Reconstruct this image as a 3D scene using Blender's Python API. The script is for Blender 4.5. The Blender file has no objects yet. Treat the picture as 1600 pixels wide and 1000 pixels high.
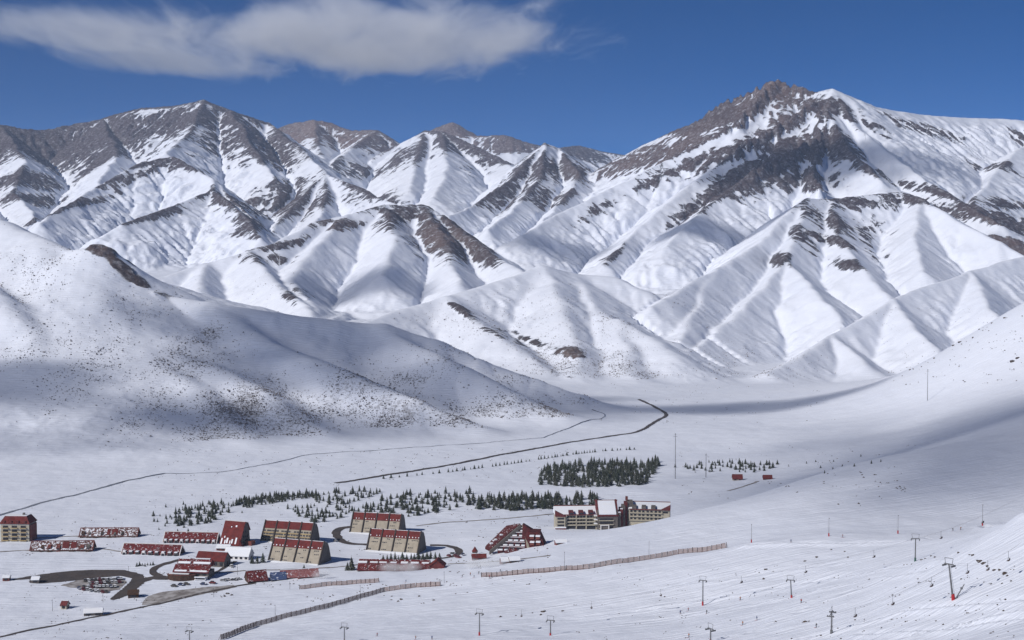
import bpy, bmesh, math, random
import numpy as np
from mathutils import Vector, Matrix

R = math.radians
SC = bpy.context.scene
COL = SC.collection

# ------------------------------------------------------------------ camera
F = 2198.0                      # focal length in photo pixels (1600 wide)
PITCH = -2.6
cam_d = bpy.data.cameras.new('camera')
cam_d.sensor_width = 36.0
cam_d.lens = 36.0 * F / 1600.0
cam_d.clip_start = 1.0
cam_d.clip_end = 60000.0
cam = bpy.data.objects.new('camera', cam_d)
cam.location = (0, 0, 0)
cam.rotation_euler = (R(90 + PITCH), 0, 0)
COL.objects.link(cam)
SC.camera = cam

# ------------------------------------------------------------------ sky, sun, exposure
SUN_EL = 35.0
SUN_DIR = Vector((-0.80, -0.60, 0)).normalized()          # horizontal direction towards the sun
sun_az = math.atan2(SUN_DIR.x, SUN_DIR.y)                  # clockwise from +Y
world = bpy.data.worlds.new('World')
SC.world = world
world.use_nodes = True
wn = world.node_tree
wn.nodes.clear()
sky = wn.nodes.new('ShaderNodeTexSky')
sky.sky_type = 'NISHITA'
sky.sun_disc = False
sky.sun_elevation = R(SUN_EL)
sky.sun_rotation = sun_az
sky.altitude = 6000
sky.air_density = 0.55
sky.dust_density = 0.0
sky.ozone_density = 6.0
hs = wn.nodes.new('ShaderNodeHueSaturation')
hs.inputs['Saturation'].default_value = 1.32
wn.links.new(sky.outputs[0], hs.inputs['Color'])
bg = wn.nodes.new('ShaderNodeBackground')
bg.inputs['Strength'].default_value = 0.073
wo = wn.nodes.new('ShaderNodeOutputWorld')
wn.links.new(hs.outputs[0], bg.inputs[0])
wn.links.new(bg.outputs[0], wo.inputs[0])

sun_d = bpy.data.lights.new('sun', 'SUN')
sun_d.energy = 3.85
sun_d.angle = R(0.53)
sun_d.color = (1.0, 0.945, 0.875)
sun = bpy.data.objects.new('sun', sun_d)
sv = Vector((SUN_DIR.x * math.cos(R(SUN_EL)), SUN_DIR.y * math.cos(R(SUN_EL)), math.sin(R(SUN_EL))))
sun.rotation_euler = sv.to_track_quat('Z', 'Y').to_euler()
COL.objects.link(sun)

SC.view_settings.view_transform = 'Standard'
SC.view_settings.look = 'None'
SC.view_settings.exposure = 0.10
SC.view_settings.gamma = 1.0
SC.view_settings.use_curve_mapping = False
SC.render.engine = 'CYCLES'
SC.cycles.max_bounces = 6
SC.cycles.diffuse_bounces = 3
SC.cycles.volume_bounces = 1
SC.cycles.transparent_max_bounces = 8
SC.cycles.use_denoising = True

# ------------------------------------------------------------------ photo geometry -> place
CP, SP = math.cos(R(PITCH)), math.sin(R(PITCH))

def ray(px, py):
    a = (px - 800.0) / F
    b = (500.0 - py) / F
    return (a, CP - b * SP, SP + b * CP)

def P(px, py, D):
    r = ray(px, py)
    s = D / r[1]
    return (r[0] * s, D, r[2] * s)

# ------------------------------------------------------------------ numpy noise
_rng = np.random.RandomState(7)
_perm = np.concatenate([_rng.permutation(256)] * 3).astype(np.int32)
_ga = _rng.rand(256) * 2 * np.pi
_gx, _gy = np.cos(_ga).astype(np.float32), np.sin(_ga).astype(np.float32)

def perlin(x, y):
    x = np.asarray(x, np.float32); y = np.asarray(y, np.float32)
    xi = np.floor(x).astype(np.int32); yi = np.floor(y).astype(np.int32)
    xf = x - xi; yf = y - yi
    xi &= 255; yi &= 255
    u = xf * xf * xf * (xf * (xf * 6 - 15) + 10)
    v = yf * yf * yf * (yf * (yf * 6 - 15) + 10)
    def g(ix, iy, fx, fy):
        h = _perm[_perm[ix] + iy]
        return _gx[h] * fx + _gy[h] * fy
    a = g(xi, yi, xf, yf); b = g(xi + 1, yi, xf - 1, yf)
    c = g(xi, yi + 1, xf, yf - 1); d = g(xi + 1, yi + 1, xf - 1, yf - 1)
    return ((a + (b - a) * u) * (1 - v) + (c + (d - c) * u) * v) * 1.5

def fbm(x, y, oct=5, gain=0.5, lac=2.03):
    s = 0; a = 1.0; n = 0
    for i in range(oct):
        s = s + a * perlin(x + 17.3 * i, y - 9.1 * i); n += a
        a *= gain; x = x * lac; y = y * lac
    return s / n

def ridged(x, y, oct=5, gain=0.5, lac=2.07):
    s = 0; a = 1.0; n = 0
    for i in range(oct):
        s = s + a * (1 - 2 * np.abs(perlin(x + 31.7 * i, y + 5.3 * i))); n += a
        a *= gain; x = x * lac; y = y * lac
    return s / n

def smax(a, b, k):
    h = np.maximum(k - np.abs(a - b), 0.0) / k
    return np.maximum(a, b) + h * h * k * 0.25

def sstep(a, b, x):
    t = np.clip((x - a) / (b - a), 0, 1)
    return t * t * (3 - 2 * t)

# ------------------------------------------------------------------ terrain: valley ground
# points of the ground: photo pixel and distance from the viewer (m)
GROUND = [
 (-250, 1000, 745), (0, 1000, 722), (200, 1000, 690), (400, 1000, 662), (600, 1000, 630), (800, 1000, 590),
 (950, 1000, 555), (1100, 1000, 515), (1300, 1000, 450), (1450, 1000, 395), (1600, 1000, 335), (1750, 1000, 300),
 (1490, 937, 440), (1600, 935, 400), (1700, 900, 400), (1380, 935, 500), (1240, 935, 570), (1098, 945, 620), (900, 950, 670),
 (1430, 877, 580), (1520, 850, 545), (1600, 805, 520), (1720, 760, 500),
 (1180, 850, 730), (1295, 838, 725), (1403, 834, 725), (1535, 822, 720), (1640, 800, 740),
 (752, 898, 800), (950, 885, 770), (1135, 853, 775),
 (690, 915, 790), (520, 945, 770), (345, 998, 690),
 (0, 940, 830), (200, 925, 850), (400, 925, 835), (590, 910, 830),
 (-200, 870, 935), (50, 870, 935), (300, 870, 935), (500, 880, 915), (700, 880, 912),
 (860, 861, 868), (1000, 824, 895), (1100, 797, 925), (1200, 768, 965), (1330, 725, 1030), (1450, 700, 1060), (1600, 655, 1120), (1750, 600, 1150),
 (860, 825, 1030), (980, 826, 1040), (1060, 810, 1075),
 (0, 800, 1100), (200, 800, 1100), (400, 800, 1100), (600, 800, 1100), (800, 800, 1100),
 (1000, 770, 1170), (1200, 748, 1215), (1330, 720, 1260),
 (0, 740, 1293), (300, 740, 1293), (600, 740, 1293), (900, 740, 1293), (-250, 760, 1221),
 (1050, 740, 1270), (1250, 700, 1420), (1450, 625, 1600), (1600, 590, 1500), (1750, 520, 1500),
 (300, 690, 1516), (600, 690, 1516), (900, 680, 1570), (1100, 670, 1600), (1250, 640, 1780),
 (1440, 572, 1900), (1520, 520, 1800), (1600, 474, 1750), (1700, 430, 1750),
 (900, 640, 1832), (1100, 625, 1950), (1250, 602, 2180), (1000, 600, 2230), (800, 600, 2198), (500, 600, 2198), (0, 600, 2198), (-400, 600, 2198),
 (1400, 597, 2350), (1650, 590, 2400), (1900, 580, 2300),
]
GPTS = np.array([P(*g) for g in GROUND] + [
 (-40, -100, 10), (0, 0, -14), (150, 0, 25), (-250, 0, -60), (400, 0, 80), (0, 110, -52), (0, 220, -82), (140, 180, -58), (250, 220, -40), (-150, 250, -105),
 (-300, 450, -160), (-120, 430, -142), (90, 330, -98), (60, 250, -84), (0, 330, -106), (320, 420, -45), (500, 700, -60), (700, 1000, -60),
 (-1500, 3000, -190), (0, 3000, -185), (1500, 3000, -150), (-600, 900, -200), (-900, 1400, -200)], dtype=np.float64)

def _tps(r2):
    return np.where(r2 > 0, r2 * np.log(np.maximum(r2, 1e-12)), 0.0)

def _fit():
    X = GPTS[:, :2] / 1000.0
    n = len(X)
    K = _tps(((X[:, None] - X[None]) ** 2).sum(-1)) + np.eye(n) * 2e-4
    Q = np.c_[np.ones(n), X]
    A = np.zeros((n + 3, n + 3)); A[:n, :n] = K; A[:n, n:] = Q; A[n:, :n] = Q.T
    return np.linalg.solve(A, np.r_[GPTS[:, 2], 0, 0, 0])
_W = _fit()

def ground_z(x, y):
    y = np.minimum(y, 3000.0)
    xs, ys = x / 1000.0, y / 1000.0
    z = _W[-3] + _W[-2] * xs + _W[-1] * ys
    for (gx, gy, _), w in zip(GPTS, _W[:-3]):
        z = z + w * _tps((xs - gx / 1000) ** 2 + (ys - gy / 1000) ** 2)
    return z

# ------------------------------------------------------------------ terrain: ridges of hills and mountains
# each mass: ridge lines as photo pixel + distance, slope, profile length, crest rounding, gully size
MASS = {}
MASS['hill'] = dict(slope=1.0, L=85, inf=0.27, rnd=26, gul=1.5, lam=90, k=14, lift=7.0, lines=[
 [(-400, 250, 2500), (-150, 290, 2300), (0, 345, 2150), (60, 372, 2080), (120, 392, 2030), (155, 386, 2000), (190, 420, 1980), (250, 462, 1950), (330, 474, 1930), (430, 489, 1920),
  (520, 502, 1920), (600, 509, 1930), (680, 530, 1920), (750, 560, 1900), (830, 592, 1880), (900, 618, 1860), (940, 638, 1840)],
 [(60, 380, 2060), (150, 470, 1880), (215, 560, 1760), (280, 610, 1650), (350, 660, 1560), (400, 705, 1470)],
 [(-100, 380, 2050), (0, 470, 1850), (60, 560, 1720), (90, 640, 1600)],
 [(330, 478, 1925), (430, 545, 1810), (540, 590, 1710), (640, 632, 1640), (740, 672, 1590)],
 [(215, 555, 1770), (330, 580, 1720), (420, 625, 1630), (500, 680, 1530)],
 [(600, 512, 1925), (700, 575, 1800), (800, 625, 1730), (880, 655, 1690)]])
MASS['mountain_b'] = dict(slope=0.55, L=520, rnd=14, gul=8.0, lam=60, k=9, lines=[
 [(540, 520, 2400), (575, 503, 2500), (640, 482, 2650), (740, 450, 2800), (800, 432, 2880), (850, 416, 2950), (900, 428, 3000), (960, 433, 3000), (1000, 452, 2950), (1040, 482, 2850)],
 [(850, 418, 2950), (875, 470, 2700), (890, 530, 2480), (910, 585, 2270)],
 [(900, 430, 2980), (930, 485, 2700), (965, 500, 2600), (1010, 525, 2480), (1050, 555, 2370)],
 [(965, 500, 2600), (975, 550, 2400), (985, 590, 2260)],
 [(700, 463, 2720), (770, 525, 2470), (850, 580, 2290)]])
MASS['mountain_c'] = dict(slope=0.72, L=900, rnd=6, gul=8.5, lam=60, k=6, lines=[
 [(1020, 480, 2800), (1120, 420, 3200), (1180, 383, 3450), (1225, 340, 3650), (1262, 310, 3800), (1300, 312, 3850), (1340, 306, 3900), (1410, 300, 3950), (1440, 312, 3850), (1475, 330, 3700), (1500, 347, 3600), (1560, 377, 3450), (1640, 425, 3300), (1800, 480, 3200)],
 [(1262, 310, 3800), (1248, 355, 3550), (1228, 405, 3300), (1190, 455, 3050), (1120, 520, 2750), (1050, 578, 2450)],
 [(1228, 405, 3300), (1270, 450, 3000), (1310, 500, 2800), (1340, 530, 2650)],
 [(1300, 312, 3850), (1310, 370, 3500), (1350, 420, 3200), (1390, 472, 3000)],
 [(1440, 312, 3850), (1430, 370, 3500), (1440, 425, 3200)],
 [(1700, 380, 3400), (1590, 402, 3250), (1515, 424, 3100), (1440, 450, 2950), (1395, 468, 2850), (1310, 522, 2650), (1200, 584, 2350)],
 [(1395, 468, 2850), (1440, 520, 2600), (1475, 565, 2420)],
 [(1310, 522, 2650), (1350, 570, 2430)],
 [(1515, 424, 3100), (1545, 480, 2800), (1580, 520, 2600)],
 [(1120, 420, 3200), (1090, 480, 2900), (1060, 540, 2600)]])
MASS['mountain_d'] = dict(slope=0.74, L=900, inf=0.38, rnd=4, gul=17.0, lam=85, k=6, lines=[
 [(935, 264, 5700), (1000, 228, 5500), (1050, 207, 5400), (1100, 190, 5250), (1130, 172, 5150), (1160, 158, 5100), (1185, 148, 5050), (1210, 135, 5000), (1235, 144, 4980), (1265, 147, 4950), (1300, 139, 4900),
  (1330, 152, 5000), (1380, 170, 5150), (1440, 180, 5300), (1500, 184, 5400), (1560, 186, 5500), (1700, 196, 5600)],
 [(1300, 142, 4880), (1292, 175, 4720), (1275, 230, 4520), (1270, 280, 4280), (1275, 310, 4050)],
 [(1300, 150, 4850), (1220, 206, 4650), (1130, 252, 4500), (1060, 302, 4300), (985, 370, 4000), (945, 415, 3650)],
 [(1210, 138, 4980), (1150, 200, 4750), (1040, 252, 4650), (960, 292, 4500), (880, 332, 4300), (815, 368, 4000)],
 [(1275, 230, 4520), (1180, 275, 4250), (1100, 325, 3980), (1040, 385, 3650)],
 [(1300, 142, 4880), (1345, 205, 4620), (1420, 262, 4380), (1480, 305, 4100), (1560, 350, 3800)],
 [(1700, 200, 5550), (1590, 232, 4900), (1545, 285, 4500), (1520, 320, 4200)],
 [(1292, 175, 4720), (1330, 240, 4400), (1380, 285, 4150)]])
MASS['mountain_e'] = dict(slope=0.76, L=600, inf=0.34, rnd=10, gul=8.0, lam=45, k=7, lines=[
 [(200, 440, 3250), (250, 433, 3300), (320, 412, 3400), (388, 392, 3450), (430, 380, 3520), (490, 347, 3700), (540, 336, 3750), (600, 320, 3850), (660, 321, 3900), (700, 345, 3800), (740, 375, 3650), (790, 410, 3400), (830, 432, 3150)],
 [(540, 336, 3750), (505, 372, 3520), (468, 412, 3320), (458, 440, 3150), (495, 488, 2750)],
 [(600, 322, 3850), (620, 370, 3500), (600, 430, 3150)],
 [(660, 321, 3900), (690, 368, 3600), (705, 410, 3350), (720, 445, 3050)],
 [(388, 392, 3450), (430, 440, 3100), (490, 492, 2680)],
 [(320, 412, 3400), (315, 450, 3100)]])
MASS['mountain_f'] = dict(slope=0.82, L=650, inf=0.38, rnd=3, gul=20.0, lam=55, k=5, lines=[
 [(-300, 190, 6500), (-100, 182, 6500), (0, 196, 6500), (60, 206, 6600), (110, 196, 6700), (160, 186, 6700), (220, 169, 6600), (270, 166, 6500), (320, 156, 6400), (360, 173, 6400), (420, 192, 6500), (470, 235, 6200), (510, 265, 5800)],
 [(320, 157, 6400), (300, 205, 5900), (260, 240, 5300)],
 [(60, 350, 4200), (150, 292, 4700), (212, 257, 4900), (270, 246, 5000), (330, 278, 4800), (400, 347, 4400), (425, 378, 4150)],
 [(190, 352, 4150), (270, 322, 4400), (335, 298, 4600), (375, 332, 4330), (412, 372, 4080)],
 [(335, 298, 4600), (330, 278, 4800)],
 [(420, 192, 6500), (470, 232, 5900), (510, 272, 5200), (600, 312, 4700), (650, 335, 4300)],
 [(510, 272, 5200), (440, 340, 4700), (405, 390, 4250)],
 [(510, 272, 5200), (508, 325, 4700), (490, 350, 4350)],
 [(0, 198, 6500), (40, 250, 5600), (22, 300, 4950), (62, 348, 4250)],
 [(-100, 190, 6400), (-60, 280, 5200), (-20, 340, 4200)],
 [(160, 188, 6650), (185, 240, 5900), (150, 292, 4900)],
 [(360, 173, 6350), (400, 240, 5600), (430, 280, 5200)]])
MASS['mountain_g'] = dict(slope=0.72, L=900, inf=0.35, rnd=8, gul=16.0, lam=150, k=12, lines=[
 [(400, 215, 7900), (450, 197, 7700), (490, 188, 7600), (518, 193, 7600), (545, 205, 7500), (590, 204, 7300), (615, 222, 7200), (650, 250, 7000)],
 [(590, 205, 7300), (530, 245, 6600), (500, 275, 6100)],
 [(490, 190, 7600), (500, 235, 6900), (510, 265, 6200)],
 [(560, 262, 6700), (620, 226, 6900), (665, 204, 6900), (690, 206, 6800), (740, 228, 6600), (790, 252, 6400), (800, 262, 6200)],
 [(665, 205, 6900), (650, 255, 6200), (640, 300, 5500)],
 [(690, 208, 6800), (700, 260, 6000), (680, 310, 5300)]])
MASS['mountain_h'] = dict(slope=0.95, L=700, inf=0.45, rnd=3, gul=24.0, lam=70, k=8, lines=[
 [(935, 275, 6000), (900, 246, 5950), (875, 232, 5850), (852, 224, 5800), (830, 245, 5600), (800, 280, 5300), (740, 322, 4900), (700, 338, 4600)],
 [(852, 224, 5800), (845, 280, 5200), (800, 330, 4600), (760, 358, 4250)],
 [(875, 232, 5850), (905, 275, 5300), (880, 315, 4800), (850, 345, 4450)]])
MASS['mountain_i'] = dict(slope=0.65, L=1500, rnd=8, gul=14.0, lam=160, k=30, lines=[
 [(640, 225, 8800), (675, 203, 8600), (706, 192, 8500), (740, 214, 8400), (790, 212, 8300), (830, 226, 8300), (870, 233, 8600), (905, 228, 8800), (935, 236, 9000), (1000, 246, 9000)]])

def seg_eval(x, y, ms):
    """height and ridge coordinates (t along the ridge, d down the flank) of one mountain mass"""
    soft = np.full(x.shape, -1e4, np.float32)
    best = soft.copy(); second = soft.copy(); bt = np.zeros_like(best); bd = np.zeros_like(best)
    dmin = np.full(x.shape, 1e5, np.float32)
    off = 0.0
    inf = ms.get('inf', 0.30)
    for li, ln in enumerate(ms['lines']):
        pts = [P(*q) for q in ln]
        if li and 'lift' in ms: pts = [pts[0]] + [(a, b, c + ms['lift']) for a, b, c in pts[1:-1]] + [pts[-1]]
        lb = np.full(x.shape, -1e4, np.float32); lt = np.zeros_like(lb); ld = np.zeros_like(lb)
        for (x0, y0, z0), (x1, y1, z1) in zip(pts[:-1], pts[1:]):
            dx, dy = x1 - x0, y1 - y0
            l2 = dx * dx + dy * dy; l = math.sqrt(l2)
            t = np.clip(((x - x0) * dx + (y - y0) * dy) / l2, 0, 1)
            ex = x - (x0 + t * dx); ey = y - (y0 + t * dy)
            d = np.sqrt(ex * ex + ey * ey + ms['rnd'] ** 2) - ms['rnd']
            z = z0 + t * (z1 - z0) - inf * d - (ms['slope'] - inf) * ms['L'] * (1 - np.exp(-d / ms['L']))
            side = 0.0
            dmin = np.minimum(dmin, d)
            m = z > lb
            lb = np.where(m, z, lb); lt = np.where(m, off + t * l + side, lt); ld = np.where(m, d, ld)
            off += l
        off += 777.0
        m = lb > best
        second = np.where(m, best, np.maximum(second, lb))
        best = np.where(m, lb, best); bt = np.where(m, lt, bt); bd = np.where(m, ld, bd)
        soft = smax(soft, lb, ms['k'])
    return soft, bt, bd, dmin, sstep(0, 22, best - second)

# world-space patches of bare rock: photo pixel, distance, radius across / along the view (m), strength
print('part1 ok')
# ------------------------------------------------------------------ terrain sheet
NX = 800
US = np.linspace(-0.44, 0.44, NX)
YS = np.concatenate([np.arange(-120, 300, 14.0), np.arange(300, 900, 2.0), np.arange(900, 2400, 4.0), np.arange(2400, 5600, 6.2), np.arange(5600, 9700, 12.5)])
NY = len(YS)

def build_height():
    Y = np.repeat(YS[:, None], NX, 1).astype(np.float32)
    X = (US[None, :] * (Y + 300)).astype(np.float32)
    far = sstep(2300, 2900, Y)
    G = np.zeros_like(X)
    nb = int(np.searchsorted(YS, 3300))
    G[:nb] = ground_z(X[:nb].astype(np.float64), Y[:nb].astype(np.float64))
    G[nb:] = G[nb - 1][None, :]
    G += sstep(2400, 3200, Y) * (np.minimum(np.maximum(Y - 2400, 0), 6000) * 0.09)
    und = fbm(X / 160, Y / 160, 4)
    G += 3.0 * und * sstep(150, 600, Y) * (0.35 + 0.65 * sstep(900, 600, Y)) + 0.8 * fbm(X / 26 + 5, Y / 26, 3) + 0.16 * fbm(X / 8, Y / 8, 2) * sstep(1000, 800, Y)
    G += far * 14 * fbm(X / 240, Y / 240, 5)
    lab = np.zeros(X.shape, np.int8)
    T = X * 0.8 + 3000; D = Y * 0.2
    H = G.copy()
    # gentle domain warp so that ridges are not straight
    wx = X + 16 * fbm(X / 210 + 3, Y / 210 + 8, 3) + 7 * fbm(X / 60, Y / 60 + 4, 3)
    wy = Y + 16 * fbm(X / 210 + 13, Y / 210 - 8, 3) + 7 * fbm(X / 60 + 9, Y / 60, 3)
    for i, (nm, ms) in enumerate(MASS.items(), 1):
        pts = np.array([P(*q) for ln in ms['lines'] for q in ln])
        y0, y1 = pts[:, 1].min() - 1500, pts[:, 1].max() + 2000
        a, b = np.searchsorted(YS, [max(y0, 1250), y1])
        x0, x1 = pts[:, 0].min() - 1600, pts[:, 0].max() + 1600
        s = slice(a, b)
        z, t, d, dn, dom = seg_eval(wx[s], wy[s], ms)
        x, y = X[s], Y[s]
        lam, g = ms['lam'], ms['gul']
        amp = sstep(0, 110, dn) * (1 - 0.4 * sstep(500, 1100, dn)) * dom
        tw = t + 10 * perlin(x / 45, y / 45)
        gul = (ridged(tw / lam, d / (lam * 5), 2) * 0.9 + 0.5 * ridged(tw / (lam * 0.37) + 40, d / (lam * 2.2), 2)) * g
        big = max(ms['gul'], 6.0) / 13.0
        rough = (ridged(x / 230 + 2 * i, y / 230, 6, 0.56) * 8 + ridged(x / 52 + 7 * i, y / 52, 3, 0.6) * 4.4) * big + fbm(x / 33 + i, y / 33, 3) * 2.2 * big
        z = z + (gul - 0.35 * g) * amp + rough * (0.25 + 0.75 * sstep(0, 90, dn))
        if nm == 'hill':
            z = z + 11 * fbm(x / 170 + 3, y / 210, 3) * sstep(10, 120, dn)
        if nm == 'mountain_d':   # jagged crest towers on the summit ridge
            pk = sstep(34, 6, dn) * sstep(60, 180, z) * sstep(P(1075, 200, 5250)[0], P(1115, 200, 5250)[0], x) * sstep(P(1275, 200, 5000)[0], P(1240, 200, 5000)[0], x)
            z = z + pk * (32 * np.maximum(ridged(x / 30, y / 90, 3), -0.2) + 2)
        k = 30.0 if nm == 'hill' else (26.0 if nm in ('mountain_b', 'mountain_c') else 14.0)
        h = H[s]
        win = z > h
        lab[s] = np.where(win, i, lab[s])
        T[s] = np.where(win, t + i * 4000, T[s]); D[s] = np.where(win, d, D[s])
        H[s] = smax(h, z, k)
    return X, Y, H, lab, T, D

X, Y, H, LAB, T, DD = build_height()

def grad(Z):
    dzj = np.gradient(Z, axis=0); dzi = np.gradient(Z, axis=1)
    dxi = np.gradient(X, axis=1); dxj = np.gradient(X, axis=0); dyj = np.gradient(Y, axis=0)
    zx = dzi / dxi
    zy = (dzj - zx * dxj) / dyj
    return zx, zy
ZX, ZY = grad(H)
SLOPE = np.sqrt(ZX ** 2 + ZY ** 2)

def blur(a, n):
    for _ in range(n):
        a = (np.roll(a, 1, 0) + np.roll(a, -1, 0) + 2 * a) * 0.25
        a = (np.roll(a, 1, 1) + np.roll(a, -1, 1) + 2 * a) * 0.25
    return a
CONV = (H - blur(H, 12))          # ribs positive, gullies negative

def hz_v(x, y):
    """height of the built terrain sheet at places (arrays)"""
    j = np.clip(np.searchsorted(YS, y) - 1, 0, NY - 2)
    v = (y - YS[j]) / (YS[j + 1] - YS[j])
    def row(jj):
        u = (x / (YS[jj] + 300) - US[0]) / (US[1] - US[0])
        i = np.clip(np.floor(u).astype(int), 0, NX - 2); f = u - i
        return H[jj, i] * (1 - f) + H[jj, i + 1] * f
    return row(j) * (1 - v) + row(j + 1) * v

def hz(x, y):
    return float(hz_v(np.array([x]), np.array([y]))[0])

_YM = np.concatenate([np.arange(280, 2600, 3.0), np.arange(2600, 9300, 12.0)])
def hit(px, py, start=280.0):
    """where the line of sight through a photo pixel first meets the terrain"""
    r = ray(px, py)
    y = _YM[_YM >= start]
    e = r[2] / r[1] * y - hz_v(r[0] / r[1] * y, y)
    k = np.nonzero((e[1:] <= 0) & (e[:-1] > 0))[0]
    if not len(k): return None
    k = k[0]
    yy = float(y[k] + (y[k + 1] - y[k]) * e[k] / (e[k] - e[k + 1]))
    x = r[0] / r[1] * yy
    return Vector((x, yy, hz(x, yy)))

# meltwater and avalanche gullies: stream-power incision of the mountains on a 10 m grid
def erode(dx=11.0, iters=4, kdt=0.036, m=0.46):
    import heapq
    xs = np.arange(-3900, 3901, dx); ys = np.arange(2250, 9400, dx)
    gx, gy = np.meshgrid(xs, ys)
    live = (np.abs(gx) < 0.42 * (gy + 300))
    z0 = hz_v(gx.ravel(), gy.ravel()).reshape(gx.shape)
    ny, nx = z0.shape
    pad = np.full((ny + 2, nx + 2), 1e9); pad[1:-1, 1:-1] = np.where(live, z0, 1e9)
    W = nx + 2
    z = pad.ravel().copy()
    lv = z < 1e8
    offs = [-W - 1, -W, -W + 1, -1, 1, W - 1, W, W + 1]
    # fill pits from the outer rim inwards
    edge = np.zeros_like(lv)
    for o in offs: edge |= lv & ~np.roll(lv, -o)
    zl = z.tolist(); done = (~lv).tolist()
    hp = [(zl[i], i) for i in np.nonzero(edge)[0].tolist()]
    for _, i in hp: done[i] = True
    heapq.heapify(hp)
    while hp:
        zc, i = heapq.heappop(hp)
        for o in offs:
            k = i + o
            if not done[k]:
                done[k] = True
                if zl[k] < zc + .01: zl[k] = zc + .01
                heapq.heappush(hp, (zl[k], k))
    z = np.array(zl)
    dist = np.array([1.414, 1, 1.414, 1, 1, 1.414, 1, 1.414]) * dx
    idx = np.nonzero(lv)[0]
    for it in range(iters):
        best = np.zeros(len(idx)); rec = idx.copy(); rd = np.full(len(idx), dx)
        for o, d in zip(offs, dist):
            s_ = (z[idx] - z[idx + o]) / d
            mk = s_ > best
            best = np.where(mk, s_, best); rec = np.where(mk, idx + o, rec); rd = np.where(mk, d, rd)
        order = np.argsort(-z[idx])
        src = idx[order].tolist(); dst = rec[order].tolist()
        A = [dx * dx] * len(z)
        for a, b in zip(src, dst):
            if a != b: A[b] += A[a]
        Aa = np.array(A)[idx[order]]
        Fq = (kdt * np.power(np.minimum(Aa, 4e5), m) / (rd[order] / 1.0) * 1.0).tolist()
        zz = z.tolist()
        for q in range(len(src) - 1, -1, -1):
            a = src[q]; b = dst[q]
            if a != b:
                f = Fq[q]
                zz[a] = (zz[a] + f * zz[b]) / (1 + f)
        z = np.array(zz)
    dz = (z.reshape(ny + 2, nx + 2)[1:-1, 1:-1] - z0)
    dz = np.where(live, np.clip(dz, -70, 12), 0)
    fade = sstep(2350, 2600, gy)
    dz *= fade
    # back onto the terrain sheet
    u = np.clip((X - xs[0]) / dx, 0, nx - 1.001); v = np.clip((Y - ys[0]) / dx, 0, ny - 1.001)
    i, j = np.floor(u).astype(int), np.floor(v).astype(int); fu, fv = u - i, v - j
    out = (dz[j, i] * (1 - fu) + dz[j, i + 1] * fu) * (1 - fv) + (dz[j + 1, i] * (1 - fu) + dz[j + 1, i + 1] * fu) * fv
    return np.where(Y > 2250, out, 0)
H = H + erode()

# groomed tracks and cat roads pressed into the near pistes
TRACKS = [([(1000, 951), (1060, 942), (1178, 924), (1296, 905), (1397, 888), (1480, 872)], .55, 3.5), ([(900, 985), (1060, 963), (1195, 941), (1330, 912), (1364, 905), (1440, 893)], .6, 3.5),
          ([(1100, 1010), (1168, 991), (1229, 966), (1276, 942), (1330, 925)], .7, 3.0), ([(1250, 1000), (1323, 983), (1414, 956), (1499, 947), (1600, 939)], .9, 4.0), ([(1340, 992), (1465, 986), (1600, 968)], .6, 3.0),
          ([(1171, 852), (1296, 850), (1431, 845), (1532, 823), (1610, 802)], 1.0, 5.0), ([(950, 935), (1060, 915), (1229, 892), (1364, 872)], .4, 4.0), ([(1380, 1005), (1500, 975), (1620, 950)], .5, 2.5), ([(700, 1005), (900, 965), (1060, 950)], .4, 3.0), ([(400, 1005), (560, 960), (700, 930)], .3, 4.0)]
def press_tracks():
    a, b = np.searchsorted(YS, [300, 900])
    x, y = X[a:b], Y[a:b]
    add = np.zeros_like(x)
    for pix, amp, w in TRACKS:
        pts = [hit(*p) for p in pix]; pts = [p for p in pts if p is not None]
        for p, q in zip(pts[:-1], pts[1:]):
            dx, dy = q.x - p.x, q.y - p.y; l2 = dx * dx + dy * dy; l = math.sqrt(l2)
            t = np.clip(((x - p.x) * dx + (y - p.y) * dy) / l2, 0, 1)
            d = ((x - p.x - t * dx) * dy - (y - p.y - t * dy) * dx) / l
            e = (x - p.x - t * dx) ** 2 + (y - p.y - t * dy) ** 2
            add = np.where(np.abs(amp * np.exp(-e / w ** 2)) > np.abs(add), amp * np.exp(-e / w ** 2) * 1.7 * np.tanh(d / w * 2.0) , add)
    H[a:b] += add
press_tracks()
ZX, ZY = grad(H)

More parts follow.
